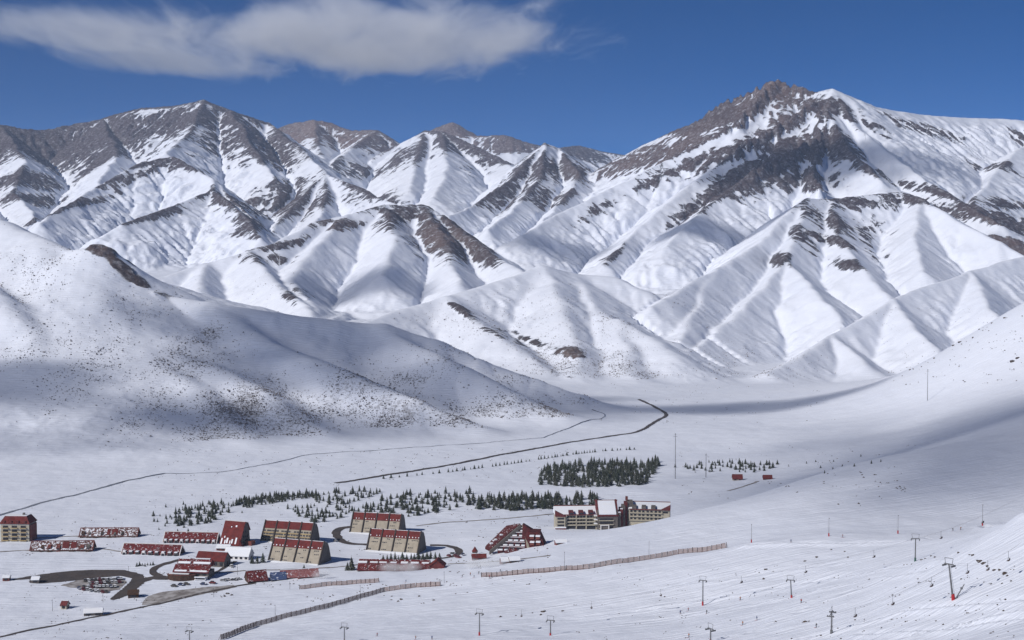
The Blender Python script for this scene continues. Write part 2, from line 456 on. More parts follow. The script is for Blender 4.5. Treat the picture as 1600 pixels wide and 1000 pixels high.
# ------------------------------------------------------------------ bare rock
# (px, py, radius px across, radius px up, strength, tilt deg): patches found on the built slopes
ROCK = [
 (60, 230, 120, 42, 1.3, 0), (150, 215, 90, 44, 1.3, 0), (30, 275, 50, 25, .9, 0), (160, 250, 30, 36, 1.2, 0), (270, 190, 80, 30, 1.0, 0), (330, 185, 60, 24, .95, 0), (400, 215, 70, 28, .9, 25), (350, 225, 60, 18, .7, 20),
 (470, 205, 60, 30, 1.1, 0), (540, 215, 60, 24, .9, 0), (590, 225, 36, 24, .9, 0), (440, 240, 50, 24, .8, 30),
 (640, 240, 50, 28, .75, -30), (720, 225, 60, 22, .95, 20), (720, 205, 60, 16, 1.1, 0), (800, 222, 60, 18, 1.0, 0), (770, 250, 40, 14, .7, 0), (900, 240, 60, 18, 1.0, 0), (880, 265, 50, 32, .85, 0), (790, 305, 55, 30, .72, -30), (830, 270, 40, 34, .75, -30), (850, 310, 40, 24, .7, 0),
 (270, 256, 70, 13, .8, 0), (215, 275, 50, 12, .68, -30), (345, 312, 46, 16, .72, 25), (385, 348, 34, 20, .72, 35), (120, 318, 70, 11, .66, -35), (440, 310, 70, 44, .58, -40), (480, 320, 60, 40, .58, -40), (40, 310, 40, 16, .7, 0), (250, 335, 60, 12, .55, -25), (420, 245, 60, 24, .8, 20), (560, 300, 50, 20, .6, 20),
 (560, 265, 40, 16, .75, 0), (600, 310, 50, 16, .6, 10),
 (700, 370, 70, 38, .95, 25), (640, 335, 60, 18, .8, 0), (540, 352, 50, 11, .7, 0), (600, 350, 60, 18, .52, 0), (450, 382, 46, 10, .62, -20), (750, 395, 40, 16, .75, 30), (420, 400, 50, 18, .5, 0), (460, 460, 30, 10, .5, 30),
 (1115, 180, 46, 16, 1.35, -20), (1080, 197, 36, 12, 1.0, -20), (1150, 175, 60, 24, 1.15, -20), (1210, 150, 50, 22, 1.15, 0), (1100, 200, 50, 16, .9, -25), (1060, 230, 80, 16, .75, -25), (980, 255, 70, 18, .75, -25), (1030, 275, 50, 14, .6, -25), (1100, 250, 60, 14, .75, -25), (1190, 215, 80, 18, .9, -25), (1240, 195, 40, 22, .8, -25),
 (1290, 170, 40, 20, 1.0, 0), (1260, 230, 70, 26, 1.35, -15), (1200, 265, 90, 24, 1.3, -25), (1130, 300, 70, 20, 1.0, -30), (1080, 330, 50, 16, .75, -35), (1240, 280, 60, 20, .95, 0), (1310, 240, 50, 24, .8, 20), (1350, 260, 50, 16, .6, 20), (1350, 190, 40, 12, .6, 35), (1440, 200, 90, 14, .5, 10), (960, 400, 40, 8, .5, -40), (930, 330, 60, 12, .5, -30), (880, 310, 40, 10, .55, -30),
 (1420, 290, 40, 10, .6, 20), (1480, 305, 40, 10, .6, 30), (1550, 260, 16, 30, .65, -30), (1595, 215, 16, 20, .7, 0),
 (1290, 345, 50, 24, .72, 30), (1340, 318, 60, 12, .75, 0), (1400, 312, 40, 12, .8, 0), (1350, 360, 50, 20, .6, -30), (1290, 375, 40, 10, .9, 20), (1255, 370, 20, 30, .6, -20), (1330, 415, 20, 16, .6, 0), (1220, 405, 20, 10, .7, -30), (1360, 395, 24, 14, .5, 0),
 (1520, 330, 70, 20, .85, 10), (1570, 350, 60, 26, .9, 10), (1590, 390, 40, 16, .95, 20), (1560, 320, 60, 14, .7, 0), (1480, 330, 30, 10, .8, 20),
 (155, 389, 22, 7, 1.2, 20), (185, 414, 26, 5, .8, 35), (215, 440, 26, 5, .7, 30), (250, 461, 22, 4, .65, 20),
 (720, 485, 30, 6, .7, 25), (780, 520, 40, 6, .5, 15), (890, 552, 26, 7, .95, 0), (830, 535, 40, 8, .55, 10), (880, 580, 40, 14, .4, 0), (700, 345, 26, 14, .8, 0)]

def build_rock():
    # where each terrain vertex appears from the viewer's place, used only to find the patch centres on the slopes
    M = np.zeros(X.shape, np.float32)
    for px, py, rx, ry, s, tilt in ROCK:
        c = hit(px, py, 1200.0)
        if c is None:
            continue
        dist = c.y
        rxm = rx * dist / F
        j, i = int(np.searchsorted(YS, c.y)), int((c.x / (c.y + 300) - US[0]) / (US[1] - US[0]))
        j = min(max(j, 1), NY - 2); i = min(max(i, 1), NX - 2)
        rym = ry * dist / F                       # vertical size of the patch
        lim = 2.4 * max(2.2 * rxm, 260)
        ja, jb = np.searchsorted(YS, [c.y - lim, c.y + lim])
        ia, ib = 0, NX
        w = (slice(ja, jb), slice(ia, ib))
        dx = X[w] - c.x; dz = H[w] - c.z; dy = Y[w] - c.y
        t = R(tilt)
        a = dx * math.cos(t) - dz * math.sin(t); b = dx * math.sin(t) + dz * math.cos(t)
        q = (a / rxm) ** 2 + (b / rym) ** 2 + (dy / max(2.2 * rxm, 260)) ** 2
        M[w] = np.maximum(M[w], s * np.exp(-0.7 * q).astype(np.float32))
    return M
ROCKM = build_rock()
H = H + np.where(LAB >= 1, sstep(.25, .8, ROCKM), 0) * (ridged(X / 46, Y / 46 + H / 60, 4, .6) * np.where(LAB == 1, 3.5, 8.0) + ridged(X / 17, Y / 17, 2) * 1.5)
ZX, ZY = grad(H)
SLOPE = np.sqrt(ZX ** 2 + ZY ** 2)
CONV = (H - blur(H, 10))
n_big = fbm(X / 120, Y / 120 + H / 90, 4)
n_str = fbm(T / 15, DD / 170, 3)
n_band = fbm(X / 400, H / 22 + 0.0015 * X, 3)
mount = sstep(0.5, 1.5, LAB.astype(np.float32))
ROCKM = np.maximum(ROCKM, np.where(np.isin(LAB, [6, 7, 8, 9]), 0.38 * sstep(120, 520, H) * (0.6 + 0.9 * n_big), 0)).astype(np.float32)
ROCKV = ROCKM * 0.74 + mount * (0.30 * sstep(0.45, 1.0, SLOPE) * ROCKM + 0.075 * np.clip(CONV, -5, 5) * sstep(.06, .35, ROCKM) + 0.34 * n_str * sstep(.1, .5, ROCKM) + 0.22 * n_big * sstep(.1, .5, ROCKM) + 0.16 * n_band * sstep(.15, .5, ROCKM)) + 0.03 * (ROCKM > .05)
ROCKV = np.where(LAB >= 1, ROCKV, 0)
# reddish scree of the far dunes
TINT = np.zeros_like(X)
for px, py, r, s in [(480, 205, 70, 1), (540, 220, 60, .9), (590, 225, 40, .7), (720, 205, 70, .8), (800, 225, 60, .6), (690, 365, 60, .7), (980, 255, 90, .6), (1060, 230, 70, .6), (1210, 150, 60, .7), (1590, 390, 60, .6), (890, 552, 30, .8), (540, 362, 50, .5), (160, 393, 30, .5)]:
    c = hit(px, py, 1200.0)
    if c is not None:
        rm = r * c.y / F
        TINT = np.maximum(TINT, s * np.exp(-((X - c.x) ** 2 + (Y - c.y) ** 2 * 0.25) / rm ** 2))
# brushwood showing through the snow
BRUSH = [(300, 560, 60, 40, .55), (150, 570, 60, 60, .45), (330, 525, 22, 16, .9), (380, 640, 60, 50, .95), (350, 680, 40, 26, .9), (440, 660, 60, 40, .8), (240, 640, 40, 30, .5), (560, 600, 60, 30, .75), (610, 640, 80, 34, .9), (700, 655, 60, 26, .8), (520, 630, 30, 20, .7), (640, 590, 60, 16, .6), (780, 640, 80, 26, .7), (860, 640, 60, 24, .7), (60, 430, 80, 50, .35), (200, 480, 60, 30, .35), (60, 540, 60, 40, .35), (700, 560, 80, 20, .35), (800, 590, 60, 20, .4), (900, 640, 30, 14, .7),
         (870, 560, 60, 30, .6), (960, 570, 60, 30, .55), (1000, 590, 60, 14, .5), (760, 500, 80, 30, .35), (860, 480, 80, 50, .3), (960, 500, 40, 30, .4), (1090, 470, 70, 40, .25), (1140, 560, 100, 30, .3), (1180, 590, 60, 10, .4), (400, 440, 60, 30, .35), (660, 380, 80, 30, .3), (350, 430, 60, 20, .4), (1230, 570, 60, 20, .25), (700, 500, 60, 12, .4)]
BR = np.zeros_like(X)
for px, py, rx, ry, s in BRUSH:
    c = hit(px, py, 1200.0)
    if c is not None:
        rxm = rx * c.y / F; rym = ry * c.y / F
        q = ((X - c.x) / rxm) ** 2 + ((H - c.z) / rym) ** 2 + ((Y - c.y) / max(rxm * 3, 150)) ** 2
        BR = np.maximum(BR, s * np.exp(-0.8 * q))
BR = np.where(LAB >= 1, np.maximum(BR, 0.02 * (LAB == 1)), 0)

# ------------------------------------------------------------------ material helpers
def nodes_of(m):
    m.use_nodes = True
    nt = m.node_tree
    b = nt.nodes['Principled BSDF']
    return nt, b

def N(nt, typ, **kw):
    n = nt.nodes.new(typ)
    for k, v in kw.items():
        if k.startswith('i_'):
            n.inputs[k[2:].replace('_', ' ')].default_value = v
        else:
            setattr(n, k, v)
    return n

def math_n(nt, op, a, b=None, c=None, clamp=False):
    n = nt.nodes.new('ShaderNodeMath'); n.operation = op; n.use_clamp = clamp
    for i, v in enumerate((a, b, c)):
        if v is None: continue
        if isinstance(v, (int, float)): n.inputs[i].default_value = v
        else: nt.links.new(v, n.inputs[i])
    return n.outputs[0]

def mix_c(nt, f, a, b):
    n = nt.nodes.new('ShaderNodeMix'); n.data_type = 'RGBA'
    for sock, v in ((n.inputs[0], f), (n.inputs[6], a), (n.inputs[7], b)):
        if isinstance(v, (int, float)): sock.default_value = v
        elif isinstance(v, tuple): sock.default_value = (*v, 1.0) if len(v) == 3 else v
        else: nt.links.new(v, sock)
    return n.outputs[2]

def ramp01(nt, v, a, b):
    n = nt.nodes.new('ShaderNodeMapRange'); n.interpolation_type = 'SMOOTHSTEP'
    nt.links.new(v, n.inputs[0])
    n.inputs[1].default_value = a; n.inputs[2].default_value = b
    return n.outputs[0]

def noise(nt, vec, scale, detail=4.0, rough=0.55, dist=0.0):
    n = nt.nodes.new('ShaderNodeTexNoise')
    n.inputs['Scale'].default_value = scale; n.inputs['Detail'].default_value = detail
    n.inputs['Roughness'].default_value = rough; n.inputs['Distortion'].default_value = dist
    nt.links.new(vec, n.inputs['Vector'])
    return n.outputs['Fac']

SNOW = (0.75, 0.79, 0.875)

def terrain_material():
    m = bpy.data.materials.new('snow_and_rock')
    nt, b = nodes_of(m)
    tc = N(nt, 'ShaderNodeTexCoord').outputs['Object']
    def attr(nm):
        a = N(nt, 'ShaderNodeAttribute'); a.attribute_name = nm; return a.outputs['Fac']
    rk, tint, br = attr('rock'), attr('tint'), attr('brush')
    uv = N(nt, 'ShaderNodeAttribute'); uv.attribute_name = 'flank'
    st = noise(nt, uv.outputs['Vector'], 1.0, 5, 0.6)
    n1 = noise(nt, tc, 0.030, 9, 0.70)
    n2 = noise(nt, tc, 0.10, 5, 0.6)
    v = math_n(nt, 'ADD', rk, math_n(nt, 'MULTIPLY', math_n(nt, 'SUBTRACT', n1, 0.5), 1.25))
    v = math_n(nt, 'ADD', v, math_n(nt, 'MULTIPLY', math_n(nt, 'SUBTRACT', st, 0.5), 1.25))
    gate = ramp01(nt, rk, 0.10, 0.32)
    rockf = math_n(nt, 'MULTIPLY', ramp01(nt, v, 0.42, 0.56), gate)
    # thin wind-blown snow dusting on the rock
    dust = math_n(nt, 'MULTIPLY', ramp01(nt, noise(nt, tc, 0.075, 9, 0.75), 0.47, 0.68), 0.6)
    rockcol = mix_c(nt, n2, (0.042, 0.034, 0.042), (0.105, 0.078, 0.078))
    rockcol = mix_c(nt, math_n(nt, 'MULTIPLY', tint, 0.8), rockcol, (0.20, 0.140, 0.122))
    rockcol = mix_c(nt, dust, rockcol, (0.50, 0.52, 0.58))
    # brushwood twigs breaking through the snow
    bs = noise(nt, tc, 0.19, 4, 0.7)
    bs2 = noise(nt, tc, 0.02, 4, 0.6)
    bv = math_n(nt, 'ADD', math_n(nt, 'MULTIPLY', br, 0.26), math_n(nt, 'ADD', math_n(nt, 'MULTIPLY', bs, 0.75), math_n(nt, 'MULTIPLY', bs2, 0.25)))
    bgate = ramp01(nt, br, 0.03, 0.2)
    brf = math_n(nt, 'MULTIPLY', math_n(nt, 'MULTIPLY', ramp01(nt, bv, 0.66, 0.80), bgate), 0.5)
    snowvar = mix_c(nt, noise(nt, tc, 0.012, 5, 0.55), (0.70, 0.75, 0.87), (0.76, 0.80, 0.90))
    c = mix_c(nt, brf, snowvar, (0.115, 0.095, 0.085))
    c = mix_c(nt, rockf, c, rockcol)
    nt.links.new(c, b.inputs['Base Color'])
    b.inputs['Roughness'].default_value = 0.75
    b.inputs['Specular IOR Level'].default_value = 0.15
    # fine relief: rock crags, wind crust and old ski tracks
    mp = N(nt, 'ShaderNodeMapping'); mp.inputs['Rotation'].default_value = (0, 0, R(-24)); mp.inputs['Scale'].default_value = (0.035, 0.42, 0.2)
    nt.links.new(tc, mp.inputs[0])
    trk = noise(nt, mp.outputs[0], 1.0, 3, 0.5)
    fine = noise(nt, tc, 0.35, 4, 0.6)
    hgt = math_n(nt, 'ADD', math_n(nt, 'MULTIPLY', n1, math_n(nt, 'MULTIPLY', rockf, 26.0)), math_n(nt, 'ADD', math_n(nt, 'MULTIPLY', fine, 0.30), math_n(nt, 'MULTIPLY', trk, 1.3)))
    hgt = math_n(nt, 'ADD', hgt, math_n(nt, 'MULTIPLY', brf, 0.8))
    bp = N(nt, 'ShaderNodeBump'); bp.inputs['Strength'].default_value = 0.8; bp.inputs['Distance'].default_value = 1.0
    nt.links.new(hgt, bp.inputs['Height'])
    nt.links.new(bp.outputs[0], b.inputs['Normal'])
    return m
TERR = terrain_material()

NORM = np.dstack([-ZX, -ZY, np.ones_like(ZX)]); NORM /= np.linalg.norm(NORM, axis=2, keepdims=True)
POS = np.dstack([X, Y, H]).reshape(-1, 3)

def terrain_object(name, sel_faces, label):
    """part of the sheet as one mesh; shared edges keep the same points and normals"""
    j, i = np.nonzero(sel_faces)
    v0 = j * NX + i
    quads = np.stack([v0, v0 + 1, v0 + NX + 1, v0 + NX], 1)
    used, inv = np.unique(quads.ravel(), return_inverse=True)
    me = bpy.data.meshes.new(name)
    nq = len(quads)
    me.vertices.add(len(used)); me.vertices.foreach_set('co', POS[used].astype(np.float32).ravel())
    me.loops.add(nq * 4); me.loops.foreach_set('vertex_index', inv.astype(np.int32))
    me.polygons.add(nq); me.polygons.foreach_set('loop_start', np.arange(0, nq * 4, 4, dtype=np.int32))
    me.update(calc_edges=True)
    me.polygons.foreach_set('use_smooth', np.ones(nq, bool))
    for nm, arr in (('rock', ROCKV), ('tint', TINT), ('brush', BR)):
        a = me.attributes.new(nm, 'FLOAT', 'POINT'); a.data.foreach_set('value', arr.reshape(-1)[used].astype(np.float32))
    a = me.attributes.new('flank', 'FLOAT_VECTOR', 'POINT')
    fl = np.dstack([T / 11.0, DD / 120.0, np.zeros_like(T)]).reshape(-1, 3)[used]
    a.data.foreach_set('vector', fl.astype(np.float32).ravel())
    me.normals_split_custom_set_from_vertices(NORM.reshape(-1, 3)[used].astype(np.float32).tolist())
    me.materials.append(TERR)
    o = bpy.data.objects.new(name, me)
    COL.objects.link(o)
    o['kind'] = 'structure'; o['label'] = label
    return o

LF = LAB[:-1, :-1]
def despeckle(L):
    return L
terrain_object('ground', LF == 0, 'snow covered valley floor and groomed ski slopes')
terrain_object('hill', LF == 1, 'rounded snowy hill with brushwood on the left of the valley')
MN = {2: 'low white snow mountain with a rounded top in the middle of the valley head', 3: 'smooth pleated snow flanks below the rock band on the right',
      4: 'high rocky summit massif with jagged crest on the right', 5: 'rock studded snow dome left of the middle', 6: 'broad brown and white massif on the far left skyline',
      7: 'bare brown rounded mountains on the skyline left of the middle', 8: 'steep pyramid peak striped with snow gullies in the centre distance', 9: 'farthest brown peaks on the skyline in the centre'}
for k, lb in MN.items():
    if (LF == k).any():
        terrain_object('mountain', LF == k, lb)

# ------------------------------------------------------------------ clouds and air
def volume_box(name, c, r, seed, density, scale, kind='stuff', label=None, cover=0.5, sharp=0.25, step=1.0):
    me = bpy.data.meshes.new(name)
    bm = bmesh.new(); bmesh.ops.create_icosphere(bm, subdivisions=3, radius=1.0); bm.to_mesh(me); bm.free()
    o = bpy.data.objects.new(name, me); COL.objects.link(o)
    o.location = c; o.scale = r
    m = bpy.data.materials.new(name + '_vapour'); m.use_nodes = True
    nt = m.node_tree; nt.nodes.clear()
    out = N(nt, 'ShaderNodeOutputMaterial'); pv = N(nt, 'ShaderNodeVolumePrincipled')
    pv.inputs['Color'].default_value = (0.95, 0.97, 1.0, 1); pv.inputs['Anisotropy'].default_value = -0.25
    tc = N(nt, 'ShaderNodeTexCoord').outputs['Object']
    ln = N(nt, 'ShaderNodeVectorMath', operation='LENGTH'); nt.links.new(tc, ln.inputs[0])
    fall = ramp01(nt, ln.outputs['Value'], 1.0, 0.25)
    mp = N(nt, 'ShaderNodeMapping'); mp.inputs['Location'].default_value = (seed * 3.7, seed * 1.3, seed); mp.inputs['Scale'].default_value = (r[0] * scale, r[1] * scale, r[2] * scale)
    nt.links.new(tc, mp.inputs[0])
    nz = noise(nt, mp.outputs[0], 1.0, 5, 0.55, 0.3)
    v = math_n(nt, 'ADD', nz, math_n(nt, 'MULTIPLY', fall, 0.42))
    dn = math_n(nt, 'MULTIPLY', ramp01(nt, v, cover, cover + sharp), density)
    nt.links.new(dn, pv.inputs['Density'])
    nt.links.new(pv.outputs[0], out.inputs['Volume'])
    try: m.cycles.volume_step_rate = step
    except Exception: pass
    me.materials.append(m)
    o['kind'] = kind
    if label: o['label'] = label
    return o

CZ = 1500.0
def cloud_bank(c, r, seed, density, cover, label, tilt=0.0):
    o = volume_box('cloud', c, r, seed, density, 0.0, label=label, cover=cover, sharp=0.42)
    o.rotation_euler = (0, 0, R(tilt))
    nt = o.data.materials[0].node_tree
    mp = [n for n in nt.nodes if n.type == 'MAPPING'][0]
    mp.inputs['Scale'].default_value = (r[0] * 0.0030, r[1] * 0.0008, r[2] * 0.0075)
    for n in nt.nodes:
        if n.type == 'TEX_NOISE':
            n.inputs['Detail'].default_value = 9; n.inputs['Roughness'].default_value = 0.62; n.inputs['Distortion'].default_value = 0.5
    return o
# the long grey cloud over the left massif
cloud_bank((-1050, 10300, CZ + 75), (2000, 2500, 190), 2.0, 0.0023, 0.585, 'long grey cloud bank over the left mountains', 8)
cloud_bank((-2900, 9900, CZ + 70), (1300, 1500, 140), 5.0, 0.0024, 0.64, 'ragged end of the grey cloud at the upper left')
cloud_bank((-2450, 10300, CZ - 70), (1250, 1500, 100), 9.0, 0.0022, 0.61, 'lower ragged streak of the grey cloud at the left')
# fair-weather clouds drifting over the valley behind the viewer; their shadows lie on the snow
tan_e = 1.0 / math.tan(R(SUN_EL))
def drift_cloud(px, py, rx, ry, seed, dens=0.0085, cover=0.52, sharp=0.35):
    g = hit(px, py, 400.0)
    k = (CZ - g.z) * tan_e
    volume_box('cloud', (g.x + SUN_DIR.x * k, g.y + SUN_DIR.y * k, CZ), (rx, ry, 90), seed, dens, 0.006, label='small fair weather cloud high above the valley', cover=cover, sharp=sharp)
drift_cloud(520, 525, 430, 150, 1)
drift_cloud(640, 610, 400, 130, 11, .0065, .50)
drift_cloud(330, 660, 170, 60, 12, .006, .5)
drift_cloud(60, 690, 200, 40, 13, .006, .5)
drift_cloud(430, 650, 420, 90, 14, .0055, .5, .5)
drift_cloud(1620, 655, 520, 520, 2, .0095, .46, .8)
drift_cloud(1180, 636, 330, 50, 3, .012)
drift_cloud(-20, 600, 190, 110, 4)
drift_cloud(1240, 245, 520, 330, 5)
drift_cloud(1120, 360, 420, 160, 6)
drift_cloud(560, 450, 260, 160, 8)
drift_cloud(900, 400, 300, 140, 9, .006)
drift_cloud(1380, 235, 420, 160, 10, .005)

# thin mountain air: one closed box round the whole place, clouds outside it
def air():
    me = bpy.data.meshes.new('haze')
    bm = bmesh.new(); bmesh.ops.create_cube(bm, size=1.0); bm.to_mesh(me); bm.free()
    o = bpy.data.objects.new('haze', me); COL.objects.link(o)
    zb, zt = float(H.min()) - 6.0, float(H.max()) + 30.0
    o.location = (0, 4780, (zb + zt) / 2); o.scale = (9000, 9960, zt - zb)
    m = bpy.data.materials.new('thin_air'); m.use_nodes = True
    nt = m.node_tree; nt.nodes.clear()
    out = N(nt, 'ShaderNodeOutputMaterial'); pv = N(nt, 'ShaderNodeVolumePrincipled')
    pv.inputs['Color'].default_value = (0.62, 0.76, 1.0, 1); pv.inputs['Density'].default_value = 3.8e-5; pv.inputs['Anisotropy'].default_value = 0.1
    nt.links.new(pv.outputs[0], out.inputs['Volume'])
    me.materials.append(m)
    o['kind'] = 'stuff'; o['label'] = 'thin bluish mountain air'
air()

# wind-blown snow spray over the village
for px, py, rx, sd in ((640, 893, 13, 31), (612, 893, 12, 32), (745, 888, 13, 33), (770, 886, 12, 34), (500, 905, 9, 35)):
    g = hit(px, py, 330.0)
    volume_box('blown_snow', (g.x, g.y, g.z + 2.5), (rx, rx * .7, 4.5), sd, .10, .09, label='blown snow drifting low over the village street', cover=.55, sharp=.4)
# ------------------------------------------------------------------ building helpers
MATS = {}
def mat(name, col, col2=None, scale=0.6, rough=0.8, bump=0.0, snow=0.0, spec=0.2):
    """procedural paint / stone / wood: two tones mixed by noise; snow > 0 lays snow patches on faces that look up"""
    m = bpy.data.materials.new(name)
    nt, b = nodes_of(m)
    g = N(nt, 'ShaderNodeNewGeometry')
    ps = g.outputs['Position']
    nz = noise(nt, ps, scale, 5, 0.6)
    c = mix_c(nt, ramp01(nt, nz, 0.3, 0.7), col, col2 or tuple(x * 0.72 for x in col))
    if snow > 0:
        sp = N(nt, 'ShaderNodeSeparateXYZ'); nt.links.new(g.outputs['Normal'], sp.inputs[0])
        up = ramp01(nt, sp.outputs['Z'], 0.25, 0.75)
        pn = noise(nt, ps, 0.75, 5, 0.7)
        f = math_n(nt, 'MULTIPLY', up, ramp01(nt, pn, 0.80 - snow * 0.5, 0.90 - snow * 0.5))
        c = mix_c(nt, f, c, SNOW)
    nt.links.new(c, b.inputs['Base Color'])
    b.inputs['Roughness'].default_value = rough
    b.inputs['Specular IOR Level'].default_value = spec
    if bump:
        bp = N(nt, 'ShaderNodeBump'); bp.inputs['Distance'].default_value = bump
        nt.links.new(noise(nt, ps, scale * 4, 3), bp.inputs['Height']); nt.links.new(bp.outputs[0], b.inputs['Normal'])
    MATS[name] = m
    return m

mat('red_roof', (0.160, 0.034, 0.030), (0.100, 0.026, 0.024), 0.35, 0.85, snow=0.12, spec=0.05)
mat('red_roof_snowy', (0.145, 0.026, 0.025), (0.085, 0.02, 0.02), 0.35, 0.85, snow=0.47, spec=0.05)
mat('red_wall', (0.15, 0.032, 0.031), (0.09, 0.024, 0.024), 0.7)
mat('maroon', (0.095, 0.022, 0.022), (0.055, 0.018, 0.018), 0.5, 0.85, spec=0.05)
mat('maroon_snowy', (0.10, 0.022, 0.022), (0.055, 0.018, 0.018), 0.5, 0.85, snow=0.46, spec=0.05)
mat('brown_roof_snowy', (0.13, 0.055, 0.045), (0.08, 0.04, 0.035), 0.6, 0.85, snow=0.64, spec=0.05)
mat('brick_red', (0.20, 0.060, 0.045), (0.12, 0.04, 0.035), 0.8)
mat('beige_facade', (0.37, 0.33, 0.27), (0.29, 0.26, 0.215), 0.35, bump=0.05)
mat('ochre_balcony', (0.42, 0.33, 0.17), (0.30, 0.22, 0.12), 0.7)
mat('cream_wall', (0.44, 0.405, 0.32), (0.35, 0.32, 0.26), 0.4)
mat('gable_stone', (0.150, 0.135, 0.125), (0.095, 0.085, 0.08), 0.8, bump=0.1)
mat('dark_fin', (0.075, 0.060, 0.052), (0.045, 0.038, 0.035), 0.7)
mat('dark_wood', (0.085, 0.045, 0.026), (0.040, 0.024, 0.018), 1.2)
mat('window_glass', (0.020, 0.022, 0.030), (0.035, 0.035, 0.045), 0.8, 0.55, spec=0.2)
mat('snow', SNOW, (0.76, 0.78, 0.83), 0.2, 0.8)
mat('white_trim', (0.70, 0.69, 0.68), (0.60, 0.59, 0.60), 0.5)
mat('blue_roof', (0.05, 0.08, 0.19), (0.04, 0.06, 0.12), 0.5, snow=0.48)
mat('pink_roof', (0.30, 0.13, 0.13), (0.20, 0.07, 0.07), 0.4, snow=0.5)
mat('asphalt', (0.060, 0.052, 0.050), (0.085, 0.070, 0.064), 0.12, 0.85)
mat('mud', (0.15, 0.13, 0.12), (0.42, 0.41, 0.42), 0.16, 0.9)
mat('steel', (0.16, 0.165, 0.175), (0.10, 0.10, 0.11), 0.9, 0.5)
mat('red_paint', (0.42, 0.03, 0.035), (0.32, 0.025, 0.03), 0.8, 0.5)
mat('green_paint', (0.05, 0.12, 0.10), None, 0.8, 0.5)
mat('fence_wood', (0.27, 0.20, 0.18), (0.18, 0.13, 0.12), 0.9)
mat('fence_post', (0.13, 0.095, 0.085), (0.08, 0.06, 0.055), 0.9)
mat('dark_rock', (0.050, 0.040, 0.036), (0.10, 0.075, 0.062), 1.2, 0.9, bump=0.2, snow=0.42)
mat('water', (0.022, 0.026, 0.036), (0.05, 0.05, 0.06), 0.3, 0.2, spec=0.5)
mat('bark', (0.06, 0.042, 0.03), None, 2.0)

class PB:
    def __init__(s): s.v = []; s.f = []; s.mi = []
    def poly(s, vs, fs, mi=0):
        o = len(s.v); s.v += [tuple(v) for v in vs]; s.f += [tuple(i + o for i in f) for f in fs]; s.mi += [mi] * len(fs); return s
    def box(s, x0, x1, y0, y1, z0, z1, mi=0):
        v = [(x0, y0, z0), (x1, y0, z0), (x1, y1, z0), (x0, y1, z0), (x0, y0, z1), (x1, y0, z1), (x1, y1, z1), (x0, y1, z1)]
        return s.poly(v, [(3, 2, 1, 0), (4, 5, 6, 7), (0, 1, 5, 4), (1, 2, 6, 5), (2, 3, 7, 6), (3, 0, 4, 7)], mi)
    def prism(s, prof, x0, x1, mi=0):          # profile in (y, z), pushed along x
        n = len(prof)
        a = sum(prof[i][0] * prof[(i + 1) % n][1] - prof[(i + 1) % n][0] * prof[i][1] for i in range(n))
        if a < 0: prof = prof[::-1]
        v = [(x0, y, z) for y, z in prof] + [(x1, y, z) for y, z in prof]
        f = [tuple(range(n))[::-1], tuple(range(n, 2 * n))] + [(i, (i + 1) % n, n + (i + 1) % n, n + i) for i in range(n)]
        return s.poly(v, f, mi)
    def prism_y(s, prof, y0, y1, mi=0):        # profile in (x, z), pushed along y
        n = len(prof)
        a = sum(prof[i][0] * prof[(i + 1) % n][1] - prof[(i + 1) % n][0] * prof[i][1] for i in range(n))
        if a < 0: prof = prof[::-1]
        v = [(x, y0, z) for x, z in prof] + [(x, y1, z) for x, z in prof]
        f = [tuple(range(n)), tuple(range(n, 2 * n))[::-1]] + [(n + i, n + (i + 1) % n, (i + 1) % n, i) for i in range(n)]
        return s.poly(v, f, mi)
    def tube(s, a, b, r0, r1=None, n=6, mi=0):
        r1 = r0 if r1 is None else r1
        a, b = Vector(a), Vector(b); d = (b - a).normalized()
        u = d.orthogonal().normalized(); w = d.cross(u)
        v = []
        for c, r in ((a, r0), (b, r1)):
            for k in range(n):
                t = 2 * math.pi * k / n
                v.append(c + (u * math.cos(t) + w * math.sin(t)) * r)
        f = [(k, (k + 1) % n, n + (k + 1) % n, n + k) for k in range(n)] + [tuple(range(n))[::-1], tuple(range(n, 2 * n))]
        return s.poly(v, f, mi)
    def mesh(s, name, mats):
        me = bpy.data.meshes.new(name); me.from_pydata(s.v, [], s.f)
        for m in (mats if isinstance(mats, (list, tuple)) else [mats]): me.materials.append(MATS[m] if isinstance(m, str) else m)
        if any(s.mi): me.polygons.foreach_set('material_index', s.mi)
        me.update()
        return me
    def build(s, name, mats, parent=None):
        o = bpy.data.objects.new(name, s.mesh(name, mats)); COL.objects.link(o)
        if parent is not None: o.parent = parent
        return o

def thing(name, label, cat, loc, rz=0.0, group=None):
    o = bpy.data.objects.new(name, None); COL.objects.link(o)
    o.empty_display_size = 1.0
    o.location = loc; o.rotation_euler = (0, 0, R(rz))
    o['label'] = label; o['category'] = cat
    if group: o['group'] = group
    return o

def tag(o, label, cat, group=None):
    o['label'] = label; o['category'] = cat
    if group: o['group'] = group
    return o

_unit = {}
def piece(name, m, parent, c, size, rx=0.0, rz=0.0):
    """small box-shaped part sharing one mesh per material"""
    if m not in _unit:
        pb = PB(); pb.box(-.5, .5, -.5, .5, -.5, .5)
        me = pb.mesh('piece_' + m, m); _unit[m] = me
    o = bpy.data.objects.new(name, _unit[m]); COL.objects.link(o)
    o.parent = parent; o.location = c; o.scale = size; o.rotation_euler = (R(rx), 0, R(rz))
    return o

rnd = random.Random(11)

def at(px, py, start=330.0):
    return hit(px, py, start)

